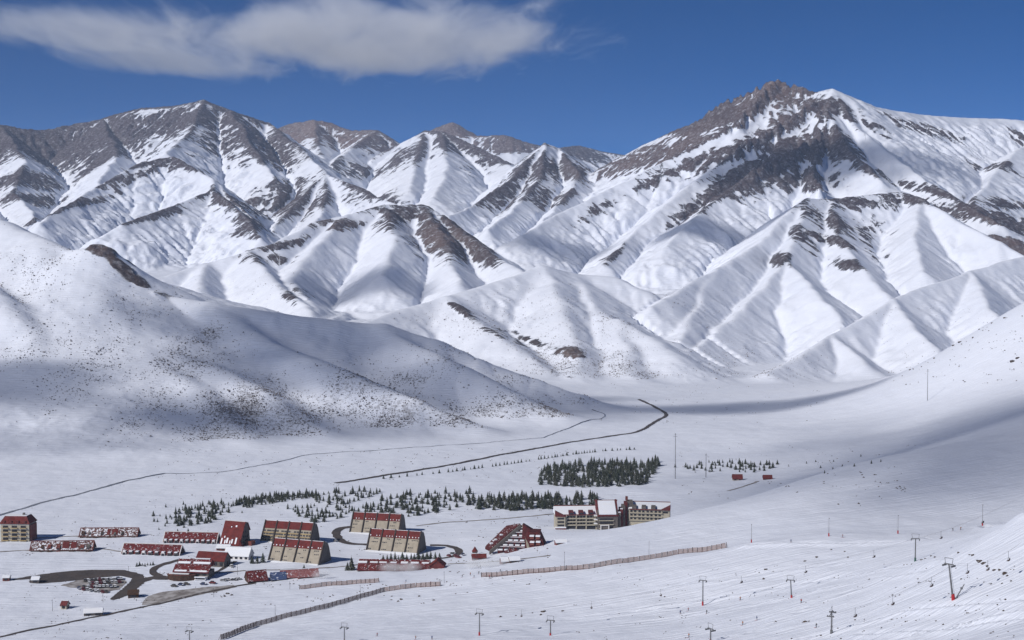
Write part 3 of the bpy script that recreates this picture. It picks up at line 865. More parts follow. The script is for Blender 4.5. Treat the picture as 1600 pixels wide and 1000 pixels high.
# ------------------------------------------------------------------ stepped apartment blocks with leaning fronts
def apartment_block(px, py, rz, label, balconies=False, s=1.0, seed=1):
    rr = random.Random(seed)
    g = at(px, py)
    t = thing('apartment_block', label, 'building', g, rz)
    W, n = 9.5 * s, 4
    prof = [(0, -3), (0, 0), (8.0, 13.4), (11.8, 12.6), (14.0, 9.2), (17.0, 0), (17.0, -3)]
    prof = [(y * s, z * s) for y, z in prof]
    L = W * n
    PB().prism(prof, 0, L).build('wall', 'gable_stone', t)
    lean = math.degrees(math.atan2(13.4, 8.0))
    def on(u, off):                     # u: 0 foot .. 1 ridge, off: proud of the wall
        y, z = 8.0 * u, 13.4 * u
        return ((y - off * math.sin(R(lean))) * s, (z + off * math.cos(R(lean))) * s)
    split = 0.60 if balconies else 0.69
    split = 0.66
    for k in range(n):
        x0, x1 = k * W + 0.45, (k + 1) * W - 0.45
        PB().prism([on(0.0, -.1), on(split, -.1), on(split, .16), on(0.0, .16)], x0, x1).build('facade_panel', 'beige_facade', t)
        rf = PB().prism([on(split, -.1), on(1.0, -.1), on(1.01, .42), on(split - .012, .42)], x0, x1).build('roof_panel', 'red_roof', t)
        rx = lean - 90
        if balconies:
            for q, u in enumerate((.07, .21, .35, .50)):
                y, z = on(u, .3)
                o = piece('balcony', 'ochre_balcony', t, ((x0 + x1) / 2, y - .25, z - .75 * s), ((x1 - x0) * .9, .8, .8))
                for w in range(4):
                    if rr.random() < .9:
                        y2, z2 = on(u + .02, .22)
                        piece('window', 'window_glass', t, (x0 + (w + .5 + rr.uniform(-.12, .12)) * (x1 - x0) / 4, y2, z2 + .35), (rr.uniform(1.1, 1.8), .35, 1.05), rx)
        else:
            for u in (.09, .25, .42, .58):
                w0 = rr.choice([0, 0, 2, 3, 4])
                c0 = rr.uniform(.12, .7)
                for w in range(w0):
                    x = x0 + c0 * (x1 - x0) + (w - w0 / 2) * 1.25
                    if x0 + .6 < x < x1 - .6:
                        y, z = on(u + rr.uniform(-.01, .01), .17)
                        piece('window', 'window_glass', t, (x, y, z), (rr.uniform(.7, 1.15), .12, rr.uniform(.55, .85)), rx)
            for w in range(4):
                y, z = on(split + .055, .5)
                if rr.random() < .8:
                    piece('skylight', 'snow', rf, (x0 + (w + .5) * (x1 - x0) / 4 + rr.uniform(-.3, .3), y, z), (rr.uniform(.35, .75), .25, rr.uniform(.45, .8)), rx)
    for k in range(n + 1):
        x = min(max(k * W, .3), L - .3)
        PB().prism([(-1.4 * s, -2.5), on(.0, 1.0), on(1.03, 1.0), on(1.03, -.2), on(.0, -.2), (0.2, -2.5)], x - .33, x + .33).build('fin_wall', 'dark_fin', t)
    PB().prism([(7.6 * s, 13.45 * s), (12.0 * s, 12.62 * s), (12.0 * s, 13.0 * s), (7.9 * s, 13.95 * s)], .4, L - .4).build('ridge_snow', 'snow', t)
    y0 = -2.2
    PB().prism([(-3.2, -1.6), (-.2, -1.6), (-.2, .55), (-1.4, .45), (-3.2, -.35)], .3, L - .3).build('snow_bank', 'snow', t)
    return t
apartment_block(407, 846, -17, 'beige apartment block with rows of balconies, left behind its twin', True, seed=3)
apartment_block(419, 876, -20, 'beige leaning apartment block in front of the balconied one', False, seed=5)
apartment_block(546, 832, -14, 'beige leaning apartment block inside the curved drive, farthest back', False, seed=8)
apartment_block(572, 860, -17, 'beige leaning apartment block beside the right-hand loop drive', False, seed=13)

# ------------------------------------------------------------------ long rows of chalets
def chalet_row(px, py, rz, L, label, snowy=False, n=9, hgt=6.6, dep=9.0, seed=1, roofmat='red_roof_snowy'):
    rr = random.Random(seed)
    t = thing('chalet_row', label, 'row houses', at(px, py), rz)
    h0 = 1.3
    PB().prism([(0, -2), (0, h0), (dep / 2, hgt), (dep, h0), (dep, -2)], .25, L - .25).build('wall', 'dark_wood', t)
    ov = .7
    k = (hgt - h0) / (dep / 2)
    front = PB().prism([(-ov, h0 - ov * k), (dep / 2, hgt), (dep / 2, hgt + .5), (-ov, h0 - ov * k + .5)], 0, L).build('roof', 'brown_roof_snowy' if snowy else roofmat, t)
    PB().prism([(dep + ov, h0 - ov * k), (dep / 2, hgt), (dep / 2, hgt + .5), (dep + ov, h0 - ov * k + .5)], 0, L).build('rear_roof', roofmat, t)
    piece('ridge_board', 'brick_red' if snowy else 'white_trim', t, (L / 2, dep / 2, hgt + .62), (L, .45, .35))
    for x in (0, L):
        sx = -.14 if x == 0 else .14
        PB().prism([(-ov, h0 - ov * k - .15), (dep / 2, hgt - .15), (dep + ov, h0 - ov * k - .15), (dep + ov, h0 - ov * k + .75), (dep / 2, hgt + .75), (-ov, h0 - ov * k + .75)], x + sx - .22, x + sx + .22).build('gable_trim', 'white_trim' if not snowy else 'brick_red', t)
    for q in range(n):
        x = (q + .5) * L / n
        w = L / n
        if snowy:
            if rr.random() < .75:
                piece('base_wall', 'dark_wood', t, (x + rr.uniform(-.2, .2) * w, -.9, .1), (w * rr.uniform(.3, .7), .5, rr.uniform(1.1, 1.7)))
            if rr.random() < .62:
                u = rr.uniform(-.5, .3); ww = w * rr.uniform(.12, .26); xc = x + rr.uniform(-.15, .15) * w
                d = PB().prism([(u, -1.0), (u, h0 + rr.uniform(1.2, 2.4)), (dep * .36, hgt - 1.2), (dep * .36, h0)], xc - ww, xc + ww).build('dormer', rr.choice(['brick_red', 'dark_wood', 'gable_stone', 'dark_fin']), t)
                piece('window', 'window_glass', d, (xc, u - .1, h0 + .4), (ww * 1.2, .25, 1.0))
            if q in (n // 2, n // 2 + 1):
                piece('roof_panel', 'red_roof', t, (x, dep / 4 - .25, (h0 + hgt) / 2 + .32), (w * rr.uniform(.5, .95), dep / 2 * 1.1, .3), math.degrees(math.atan(k)))
        else:
            d = PB().prism_y([(x - w * .30, -1), (x - w * .30, 1.7), (x, 2.7), (x + w * .30, 1.7), (x + w * .30, -1)], -1.3, 1.2).build('porch', 'gable_stone' if q % 3 else 'white_trim', t)
            piece('window', 'window_glass', d, (x, -1.4, .7), (w * .42, .3, 1.7))
            piece('porch_snow', 'snow', d, (x, -.2, 2.55), (w * .46, 2.4, .5))
    return t
chalet_row(255, 848, -6, 38.5, 'long red-roofed chalet row behind and left of the tall red house', False, 10, seed=2)
chalet_row(190, 866, -8, 41, 'long red-roofed chalet row with dark porches, nearer the car park', False, 9, 6.2, seed=3)
chalet_row(124, 840, 1, 41, 'snow-covered chalet row farthest back, behind another snowed-over row', True, 9, 5.6, seed=4)
chalet_row(47, 862, 3, 42, 'snow-covered chalet row at the left, in front of the farther snowy row', True, 8, 5.8, seed=6)

# ------------------------------------------------------------------ tall hotel at the left edge
def tall_hotel():
    t = thing('hotel', 'tall cream hotel with red mansard roof at the left edge', 'building', at(1, 846), -3)
    L, dp, h = 20.5, 13.0, 12.6
    PB().box(0, L, 0, dp, -3, h).build('wall', 'cream_wall', t)
    r = PB().poly([(-.8, -.8, h), (L + .8, -.8, h), (L + .8, dp + .8, h), (-.8, dp + .8, h), (2.4, 2.2, h + 5), (L - 2.4, 2.2, h + 5), (L - 2.4, dp - 2.2, h + 5), (2.4, dp - 2.2, h + 5)],
             [(3, 2, 1, 0), (0, 1, 5, 4), (1, 2, 6, 5), (2, 3, 7, 6), (3, 0, 4, 7), (4, 5, 6, 7)]).build('roof', 'red_roof', t)
    piece('chimney', 'gable_stone', r, (L * .7, dp * .5, h + 5.6), (1.4, 1.4, 2.2))
    piece('roof_snow', 'snow', r, (L * .5, dp * .5, h + 5.15), (L - 5.4, dp - 5, .3))
    for k in range(4):
        for q in range(3):
            x = 3.6 + q * 6.4
            piece('window', 'window_glass', t, (x, -.08, 1.9 + k * 2.9), (3.6, .3, 1.35))
            piece('balcony', 'ochre_balcony', t, (x, -.75, .85 + k * 2.9), (5.0, 1.5, .5))
        piece('cornice', 'white_trim', t, (L / 2, -.1, 3.15 + k * 2.9), (L, .22, .22))
    for q in range(4):
        piece('dormer', 'red_wall', r, (2.6 + q * 5.0, .0, h + 1.2), (1.6, 1.6, 1.9))
    PB().box(L - .05, L + .9, 1, dp - 1, -3, h - 1).build('stair_tower', 'brick_red', t)
tall_hotel()

# ------------------------------------------------------------------ tall red house
def red_house():
    t = thing('red_house', 'tall steep red-roofed house with snow sliding off its eaves', 'building', at(344, 851), -22)
    L, k = 16.0, 1.0
    prof = [(0, -2), (0, 1.4), (7.0, 15.2), (10.0, 14.4), (12.5, 9.0), (13.4, 0), (13.4, -2)]
    PB().prism(prof, .2, L - .2).build('wall', 'gable_stone', t)
    r = PB().prism([(-.8, .1), (7.0, 15.3), (7.0, 15.9), (-.8, .75)], -.3, L + .3).build('roof', 'red_roof', t)
    PB().prism([(7.0, 15.3), (10.2, 14.5), (12.9, 9.0), (13.5, 9.2), (10.5, 15.0), (7.0, 15.9)], -.3, L + .3).build('rear_roof', 'red_wall', t)
    for x, u, w, l in ((1.2, .12, 1.1, 4.2), (4.0, .1, .9, 2.6), (5.6, .16, 1.3, 3.8), (8.0, .1, .8, 2.2), (9.6, .14, 1.1, 3.2), (12.6, .17, 1.2, 4.6), (3.0, .30, .8, 1.4), (10.2, .78, 1.2, 1.2), (6.4, .74, .7, .8)):
        y, z = -.8 + 7.8 * u, .75 + 15.15 * u
        piece('snow_patch', 'snow', r, (x, y - .1, z + .12), (w, .35, l), 62.7 - 90)
    for q in range(6):
        piece('window', 'window_glass', t, (1.6 + q * 2.6, -.1, .5), (1.5, .25, 1.5))
    for q in range(3):
        for z in (2.2, 5.6, 9.0):
            if q < 2 or z < 9: piece('window', 'window_glass', t, (L - .1, 5.0 + q * 2.4, z), (.3, 1.3, 1.5))
    piece('ridge_board', 'white_trim', t, (L / 2, 7.1, 16.0), (L + .6, .6, .3))
    PB().box(L + .2, L + 5.5, 6, 11, -2, 2.6).build('annex', 'brick_red', t)
red_house()

# ------------------------------------------------------------------ red club building with dark timber front
def club():
    t = thing('club_building', 'red tiered building with dark curved timber front by the car park', 'building', at(272, 907), -8)
    PB().box(-1, 21, 4, 15, -3, 5.0).build('wall', 'gable_stone', t)
    pts = [(-4.5, 2.8), (-2.5, .6), (.5, -.9), (5, -1.2), (10, .2), (13.5, 2.0)]
    v = [(x, y, -2.5) for x, y in pts] + [(x - (.9 if i < 3 else 0), y - .8, 3.7) for i, (x, y) in enumerate(pts)]
    v += [(x, y + 3.0, -2.5) for x, y in pts] + [(x, y + 3.0, 3.7) for x, y in pts]
    n = len(pts)
    f = []
    for i in range(n - 1):
        f += [(i, i + 1, n + i + 1, n + i), (n + i, n + i + 1, 3 * n + i + 1, 3 * n + i), (2 * n + i + 1, 2 * n + i, 3 * n + i, 3 * n + i + 1)]
    f += [(0, n, 3 * n, 2 * n), (n - 1, 3 * n - 1, 4 * n - 1, 2 * n - 1)]
    fr = PB().poly(v, f).build('timber_front', 'dark_wood', t)
    for i in range(n - 1):
        (xa, ya), (xb, yb) = pts[i], pts[i + 1]
        piece('rail', 'brick_red', fr, ((xa + xb) / 2 - (.6 if i < 2 else 0), (ya + yb) / 2 - .8, 3.85), (math.hypot(xb - xa, yb - ya), .3, .3), 0, math.degrees(math.atan2(yb - ya, xb - xa)))
    piece('terrace_snow', 'snow', t, (2.5, 3.2, 3.9), (13, 3.2, .5))
    PB().box(13.5, 20.5, .5, 5, -2.5, 2.4).build('porch', 'white_trim', t)
    for z in (.3, 2.0):
        piece('ledge_snow', 'snow', t, (16.8, .3, z + .55), (7, 1.4, .4))
        piece('window', 'window_glass', t, (16.8, .4, z - .5), (6, .3, .9))
    r1 = PB().prism([(3.0, 4.4), (8.2, 8.2), (8.2, 8.7), (3.0, 5.1)], -2.2, 21.5).build('lower_roof', 'red_roof_snowy', t)
    r2 = PB().prism([(7.6, 8.4), (12.0, 11.6), (16.0, 8.0), (16, 7.2), (7.6, 7.4)], -1.2, 21.0).build('upper_roof', 'red_roof_snowy', t)
    for x, w in ((3.0, 8), (14.5, 11)):
        piece('snow_strip', 'snow', r1, (x, 3.6, 5.45), (w, 1.3, .55), 30)
        piece('snow_strip', 'snow', r2, (x + .6, 8.6, 9.65), (w, 1.6, .5), 36)
        piece('snow_strip', 'snow', r2, (x, 12.0, 11.7), (w * .9, 1.6, .4))
    for q in range(5):
        piece('window', 'window_glass', t, (1.5 + q * 4.2, 3.9, 3.4), (2.2, .3, 1.1))
club()

def gabled(name, px, py, rz, L, dep, wall_h, ridge_h, wallm, roofm, label, cat='building', nwin=4, ridge_snow=True, front_mat=None):
    t = thing(name, label, cat, at(px, py), rz)
    PB().prism([(0, -2), (0, wall_h), (dep / 2, ridge_h), (dep, wall_h), (dep, -2)], 0, L).build('wall', wallm, t)
    k = (ridge_h - wall_h) / (dep / 2); ov = .55
    r = PB().prism([(-ov, wall_h - ov * k), (dep / 2, ridge_h), (dep / 2, ridge_h + .35), (-ov, wall_h - ov * k + .35)], -.4, L + .4).build('roof', roofm, t)
    PB().prism([(dep + ov, wall_h - ov * k), (dep / 2, ridge_h), (dep / 2, ridge_h + .35), (dep + ov, wall_h - ov * k + .35)], -.4, L + .4).build('rear_roof', roofm, t)
    if ridge_snow: piece('ridge_snow', 'snow', r, (L / 2, dep / 2, ridge_h + .45), (L + .6, .7, .3))
    for q in range(nwin):
        piece('window', 'window_glass', t, ((q + .5) * L / nwin, -.08, wall_h * .48), (L / nwin * .5, .25, wall_h * .5))
    piece('door', 'dark_wood', t, (L - .06, dep * .5, wall_h * .35), (.25, 1.3, wall_h * .75))
    return t
gabled('long_house', 306, 884, -14, 20, 10, 4.2, 8.6, 'gable_stone', 'red_roof', 'long plain red-roofed house joined behind the timber-fronted building', nwin=5)
gabled('white_house', 350, 874, -10, 17, 10, 2.8, 7.2, 'white_trim', 'snow', 'white house with a thick unbroken layer of roof snow', nwin=5)
gabled('brown_house', 338, 860, -6, 9, 6, 1.8, 3.2, 'brick_red', 'snow', 'low brown shed between the tall red house and the white house', nwin=3)
def conical(px, py, r, h, label):
    t = thing('pavilion', label, 'building', at(px, py))
    n = 8
    ring = [(r * math.cos(2 * math.pi * k / n), r * math.sin(2 * math.pi * k / n)) for k in range(n)]
    PB().poly([(x * .8, y * .8, -1.5) for x, y in ring] + [(x * .8, y * .8, 2.2) for x, y in ring], [(k, (k + 1) % n, n + (k + 1) % n, n + k) for k in range(n)] + [tuple(range(n, 2 * n))]).build('wall', 'dark_wood', t)
    PB().poly([(x, y, 2.0) for x, y in ring] + [(0, 0, h)], [(k, (k + 1) % n, n) for k in range(n)] + [tuple(range(n))[::-1]]).build('roof', 'red_roof', t)
conical(374, 858, 3.6, 7.2, 'small red pointed pavilion at the foot of the tall red house')

# ------------------------------------------------------------------ pyramid hotel
def pyramid_hotel():
    t = thing('pyramid_hotel', 'pyramid-shaped dark red hotel with snowy terraces between sloping fins', 'building', at(797, 862), -8)
    # local: x -13 .. 24, apex near x 6, z 16.5
    for k in range(5):
        z0, z1 = k * 2.9, k * 2.9 + 2.95
        x0, x1 = -8.5 + k * 3.0, 11.6 - k * .95
        y0 = 1.0 + k * 1.7
        w = PB().box(x0, x1, y0, 17, z0 - (3 if k == 0 else 0), z1).build('storey', 'maroon', t)
        nb = max(2, 5 - k)
        for q in range(nb):
            wx = (x1 - x0) / nb
            cx = x0 + (q + .5) * wx
            if cx > x0 + 1.2 and cx < x1 - .6:
                piece('balcony_snow', 'snow', w, (cx + rnd.uniform(-.2, .2), y0 - .7, z0 + 1.2), (wx * .72, 1.7, .75))
                piece('balcony', 'brick_red', w, (cx, y0 - .6, z0 + .5), (wx * .78, 1.4, .6))
                piece('window', 'window_glass', w, (cx, y0 - .05, z0 + 2.15), (wx * .6, .3, .95))
        piece('terrace_snow', 'snow', w, ((x0 + x1) / 2, y0 + .9, z1 + .1), (x1 - x0 - .5, 1.7, .3))
    # sloping fins
    def fin(xa, ya, za, xb, yb, zb, th, drop, m):
        d = Vector((xb - xa, yb - ya, 0)).normalized(); nrm = Vector((-d.y, d.x, 0)) * th / 2
        v = []
        for (x, y, z) in ((xa, ya, za), (xb, yb, zb)):
            for s_ in (-1, 1):
                for dz in (-drop, 0):
                    v.append((x + nrm.x * s_, y + nrm.y * s_, z + dz))
        return PB().poly(v, [(0, 1, 3, 2), (4, 6, 7, 5), (1, 5, 7, 3), (0, 2, 6, 4), (0, 4, 5, 1), (2, 3, 7, 6)]).build('fin_wall', m, t)
    fin(-13.5, -1.5, .6, 6.0, 8.5, 16.8, 1.5, 2.6, 'gable_stone')
    fin(13.2, -1.8, .4, 7.6, 8.5, 16.8, 1.4, 2.4, 'beige_facade')
    # left roof falling behind the fin
    lr = PB().poly([(-13.5, .5, -.5), (-18.0, 8, -.5), (-4.5, 14, 11.8), (5.4, 9.8, 15.2), (-13.5, .5, 1.2), (-18.0, 8, 1.4), (-4.5, 14, 14.6), (5.4, 9.8, 17.2)],
              [(3, 2, 1, 0), (4, 5, 6, 7), (0, 1, 5, 4), (1, 2, 6, 5), (2, 3, 7, 6), (3, 0, 4, 7)]).build('roof', 'maroon_snowy', t)
    for x, y, z in ((-13.2, 5.2, 4.2), (-10.2, 6.6, 6.6), (-6.8, 8.2, 9.6), (-11.6, 7.8, 5.6)):
        piece('dormer_snow', 'snow', lr, (x, y, z), (2.2, 2.2, .7), 0, 25)
    # right wing
    rw = PB().poly([(9.6, .3, -2), (24.0, .3, -2), (24.0, 14, -2), (9.6, 14, -2), (9.6, .3, 2.6), (23.2, .3, 2.6), (23.2, 14, 2.6), (9.6, 14, 2.6), (9.6, 5.2, 13.2), (19.0, 5.2, 13.0), (19.0, 11, 13.0), (9.6, 11, 13.2)],
        [(0, 1, 5, 4), (1, 2, 6, 5), (2, 3, 7, 6), (3, 0, 4, 7), (4, 5, 9, 8), (5, 6, 10, 9), (6, 7, 11, 10), (7, 4, 8, 11), (8, 9, 10, 11)]).build('wing', 'maroon', t)
    PB().prism([(4.6, 12.9), (11.4, 12.9), (11.4, 13.5), (4.6, 13.5)], 11.4, 19.4).build('wing_roof', 'maroon', t)
    PB().poly([(7.4, 7.6, 17.2), (14.6, 5.6, 13.0), (14.6, 12, 13.0), (7.4, 12, 17.2), (7.4, 3.6, 8.0), (12.2, 2.2, 8.0), (7.4, 12, 8)], [(0, 1, 2, 3), (0, 4, 5, 1), (3, 2, 6)]).build('upper_roof', 'maroon', t)
    for q, (x, u) in enumerate(((14.2, .62), (18.2, .62), (14.6, .25), (18.6, .27))):
        y, z = .2 + 4.9 * u, 2.9 + 10 * u
        d = piece('dormer', 'brick_red', t, (x, y - .1, z + .2), (2.6, 2.0, 1.9))
        piece('dormer_snow', 'snow', t, (x, y - .3, z + 1.35), (2.9, 2.6, .8))
    for q in range(4):
        piece('window', 'window_glass', t, (13.8 + q * 2.2, .4, 1.0), (1.2, .3, 1.6))
    PB().box(23.6, 27.5, 3, 9, -2, 3.4).build('annex', 'gable_stone', t)
    piece('annex_snow', 'snow', t, (25.6, 6, 3.6), (4.0, 6, .5))
    # entrance canopy in front
    e = PB().poly([(-3, -6, .2), (8, -6, .2), (9, 0, .6), (-3.5, 0, .6), (0, -3.4, 2.8), (5, -3.4, 2.8)], [(0, 1, 5, 4), (1, 2, 5), (2, 3, 4, 5), (3, 0, 4), (3, 2, 1, 0)]).build('canopy', 'maroon_snowy', t)
pyramid_hotel()

# ------------------------------------------------------------------ large hotel
def large_hotel():
    g = at(868, 826)
    t = thing('large_hotel', 'large cream and red hotel with snowy roofs and a steep central block', 'building', g, 3)
    # left wing
    L = 31.0
    PB().box(0, L, 0, 15, -3, 10.4).build('wall', 'cream_wall', t)
    rf = PB().prism([(-.6, 10.1), (12, 14.6), (15.4, 10.4), (15.4, 9.9)], -.5, L + .2).build('roof', 'snow', t)
    piece('eave', 'red_wall', t, (L / 2, -.75, 10.2), (L + 1, .5, .7))
    piece('ridge_board', 'brick_red', rf, (L / 2, 12, 14.85), (L, .5, .45))
    for k in range(3):
        z = 3.4 + k * 2.4
        for q in range(3):
            for w in range(3):
                x = 9.4 + q * 7.3 + w * 2.2
                piece('window', 'window_glass', t, (x, -.05, z + .45), (1.75, .3, 1.25))
            piece('balcony', 'cream_wall', t, (11.6 + q * 7.3, -.7, z - .75), (6.9, 1.2, .75))
    for q in range(3):
        piece('ground_window', 'window_glass', t, (11.6 + q * 7.3, -.1, .7), (6.0, .4, 2.2))
        d = PB().prism([(-.9, 10.2), (-.9, 12.4), (3.2, 13.2), (3.2, 11.5)], 9.7 + q * 7.3, 13.2 + q * 7.3).build('dormer', 'red_wall', t)
        piece('dormer_window', 'window_glass', d, (11.45 + q * 7.3, -1.0, 11.2), (2.4, .25, 1.2))
        piece('pier', 'cream_wall', t, (8.0 + q * 7.3, -.55, 5), (.7, 1.0, 10))
    e = PB().prism([(-2.6, -3), (-2.6, 9.6), (0.4, 9.6), (.4, -3)], 0, 7.0).build('end_bay', 'cream_wall', t)
    PB().prism_y([(-.4, 9.4), (-.4, 13.6), (7.4, 9.6), (7.4, 9.2)], -3.0, .6).build('end_gable', 'red_wall', t)
    for k in range(3):
        piece('window', 'window_glass', e, (3.6, -2.7, 2.9 + k * 2.5), (4.8, .3, 1.2))
    piece('porch', 'red_wall', t, (3.4, -4.0, .2), (7.6, 2.6, 2.4)); piece('porch_snow', 'snow', t, (3.4, -4.0, 1.65), (7.9, 2.9, .6))
    # central block
    x0, x1 = 30.5, 45.5
    PB().prism([(-4, -3), (-4, 11.0), (7.5, 18.6), (14, 18.6), (16, -3)], x0, x1).build('central_block', 'gable_stone', t)
    cr = PB().prism([(-4.7, 10.9), (7.3, 18.8), (7.3, 19.3), (-4.7, 11.5)], x0 + 1.2, x1 - 1.2).build('central_roof', 'snow', t)
    piece('red_band', 'red_wall', t, ((x0 + x1) / 2, -4.3, 10.2), (x1 - x0 - 1, .6, 1.4))
    piece('red_crest', 'brick_red', t, ((x0 + x1) / 2, 7.8, 19.2), (x1 - x0 + 2, .8, .8))
    for xx in (x0 - .2, x1 - .8):
        PB().prism([(-4.9, 9.5), (7.3, 19.8), (9.5, 19.8), (9.5, 9.5)], xx, xx + 1.3).build('fin_wall', 'red_wall', t)
    for k in range(4):
        st = PB().box(x1 + .4 + k * 1.9, x1 + 2.4 + k * 1.9, -2.5 + k * 2.2, 10, -3, 11.8 + k * 2.2).build('step_tower', 'red_wall' if k % 2 else 'gable_stone', t)
        if k < 2: piece('step_snow', 'snow', st, (x1 + 1.4 + k * 1.9, -1.4 + k * 2.2, 12.0 + k * 2.2), (1.8, 2.2, .5))
    PB().prism([(5, -3), (5, 18), (9, 19.5), (16, 14), (16, -3)], x1 + 8, x1 + 12.5).build('rear_tower', 'gable_stone', t)
    piece('chimney', 'brick_red', t, (x1 + 8.0, 8.0, 20.6), (1.7, 1.7, 3.0))
    for k in range(3):
        piece('window', 'window_glass', t, ((x0 + x1) / 2 - 1, -4.1, 1.6 + k * 2.9), (9.5, .35, 1.2))
        piece('sill', 'cream_wall', t, ((x0 + x1) / 2 - 1, -4.4, .6 + k * 2.9), (11, .7, .6))
    # white entrance frame
    for x in (x0 + 2.2, x0 + 8.0): piece('portal_post', 'white_trim', t, (x, -6.5, .6), (.7, .7, 5.2))
    piece('portal_beam', 'white_trim', t, (x0 + 5.1, -6.5, 3.4), (6.5, .8, .7))
    piece('entrance', 'gable_stone', t, (x0 + 5.1, -5.2, .5), (5.0, 2.0, 4.6))
    for k in range(3):
        piece('corner_balcony', 'cream_wall', t, (x0 - 1.0, -2.2, 3.5 + k * 3.0), (3.0, 3.6, .8))
        piece('corner_snow', 'snow', t, (x0 - 1.0, -2.2, 4.1 + k * 3.0), (2.8, 3.2, .45))
    # right wing, turned a little towards the viewer
    w = bpy.data.objects.new('right_wing', PB().box(0, 30, 0, 13, -8, 8.6).mesh('right_wing', 'cream_wall')); COL.objects.link(w)
    w.parent = t; w.location = (x1 + 9.0, 3.0, 5.2); w.rotation_euler = (0, 0, R(-12))
    PB().prism([(-.6, 8.2), (9.5, 12.4), (13.4, 8.6), (13.4, 8.1)], -.3, 30.4).build('roof', 'snow', w)
    PB().prism_y([(23, 8.2), (30.6, 12.2), (30.6, 8.0)], -1.2, .4).build('end_gable', 'red_wall', w)
    piece('ridge_board', 'brick_red', w, (15, 9.5, 12.6), (30.5, .5, .45))
    piece('eave', 'red_wall', w, (12, -.75, 8.35), (23, .4, .7))
    for q in range(3):
        PB().prism([(-.9, 8.3), (-.9, 10.2), (3.2, 11.2), (3.2, 9.6)], 2.4 + q * 7, 5.6 + q * 7).build('dormer', 'gable_stone', w)
    for k in range(3):
        for q in range(8):
            piece('window', 'window_glass', w, (1.9 + q * 2.75 + (q // 2) * .5, -.06, 6.9 - k * 2.7), (1.6, .3, 1.2))
        piece('balcony', 'cream_wall', w, (12.5, -.6, 5.7 - k * 2.7), (24.5, 1.0, .7))
    piece('window', 'window_glass', w, (26.8, -.06, 6.4), (4, .3, 1.1))
large_hotel()

# ------------------------------------------------------------------ shopping arcade and small roofs
def arcade():
    t = thing('shopping_arcade', 'long low red-roofed arcade half veiled by blown snow', 'building', at(558, 893), -4)
    n = 7; W = 6.6
    for k in range(n):
        x0 = k * W
        b = PB().prism([(0, -2), (0, 1.6), (4.2, 4.6), (9, 2.2), (9, -2)], x0 + .1, x0 + W - .1).build('bay', 'gable_stone', t)
        PB().prism([(-1, .9), (4.2, 4.8), (4.2, 5.2), (-1, 1.3)], x0, x0 + W - .35).build('roof_panel', 'red_roof_snowy', t)
        PB().prism([(4.2, 4.0), (7.2, 6.6), (9.5, 5.2), (9.5, 3.4)], x0, x0 + W - .35).build('upper_roof_panel', 'red_roof_snowy', t)
        piece('snow_strip', 'snow', t, (x0 + W / 2 + rnd.uniform(-.6, .6), 4.2, 5.25), (W * rnd.uniform(.5, .9), rnd.uniform(1.0, 1.9), .5), 22)
        piece('rib', 'dark_fin', t, (x0 + W - .15, 1.8, 3.2), (.35, 6.6, .6), 37)
        piece('window', 'window_glass', t, (x0 + W / 2, -.1, .3), (W * .6, .25, 1.6))
    e = PB().prism_y([(46.5, -2), (46.5, 4.2), (51, 7.6), (55.5, 4.2), (55.5, -2)], -1, 8).build('end_house', 'red_wall', t)
    PB().prism_y([(45.9, 3.9), (51, 7.9), (51, 8.3), (45.9, 4.4)], -1.6, 8.6).build('roof', 'red_roof', t)
    PB().prism_y([(56.1, 3.9), (51, 7.9), (51, 8.3), (56.1, 4.4)], -1.6, 8.6).build('roof', 'red_roof', t)
    for x in (48.5, 52.8): piece('window', 'white_trim', e, (x, -1.1, 2.2), (1.6, .3, 1.6))
arcade()
gabled('roofed_hall', 388, 912, 22, 12, 11, 1.6, 6.6, 'dark_wood', 'red_roof_snowy', 'dark steep-gabled hall at the left of the small roofs', nwin=3)
gabled('blue_hall', 424, 909, 14, 9, 9, 1.4, 4.6, 'gable_stone', 'blue_roof', 'low hall with a blue roof', nwin=2, ridge_snow=False)
gabled('pink_hall', 440, 906, 16, 12, 9, 1.4, 4.8, 'brick_red', 'pink_roof', 'low pink-roofed hall between the blue roof and its right-hand neighbour', nwin=3)
gabled('pale_hall', 466, 905, 18, 13, 9, 1.4, 5.0, 'brick_red', 'pink_roof', 'low pink-roofed hall at the right end of the small roofs', nwin=3)
gabled('kiosk', 200, 935, 12, 6, 6, 2.4, 4.2, 'dark_wood', 'dark_wood', 'small dark timber hut beside the car park road', 'hut', 1, False)
gabled('kiosk', 4, 908, 5, 4, 4, 2.2, 3.0, 'brick_red', 'snow', 'tiny brown shed at the left end of the car park', 'hut', 1)
gabled('kiosk', 49, 911, 5, 4.5, 4, 2.2, 3.4, 'gable_stone', 'snow', 'tiny grey shed where the car park road narrows', 'hut', 1)
gabled('kiosk', 95, 952, -10, 3.4, 4, 2.6, 4.4, 'cream_wall', 'red_wall', 'tiny cream hut with peaked roof on the snow beside a pole', 'hut', 1)
gabled('snowed_shed', 131, 963, 10, 10, 6, 2.0, 3.6, 'gable_stone', 'snow', 'shed buried in snow beside the lower road', 'hut', 2)
gabled('mountain_hut', 1145, 751, -4, 8.4, 7, 1.8, 5.0, 'beige_facade', 'red_roof', 'left one of the two little red-roofed huts below the far trees', 'hut', 2)
gabled('mountain_hut', 1193, 750, -4, 7.4, 6, 1.4, 3.9, 'brick_red', 'red_roof', 'right one of the two little red-roofed huts below the far trees', 'hut', 2)
gabled('snowed_house', 784, 882, 15, 6, 5, 2.0, 4.0, 'red_wall', 'snow', 'small snowed-over red house below the pyramid hotel', 'hut', 2)
gabled('snowed_house', 797, 880, 15, 6, 5, 1.8, 3.6, 'dark_wood', 'snow', 'small snowed-over dark house right of the red one', 'hut', 2)
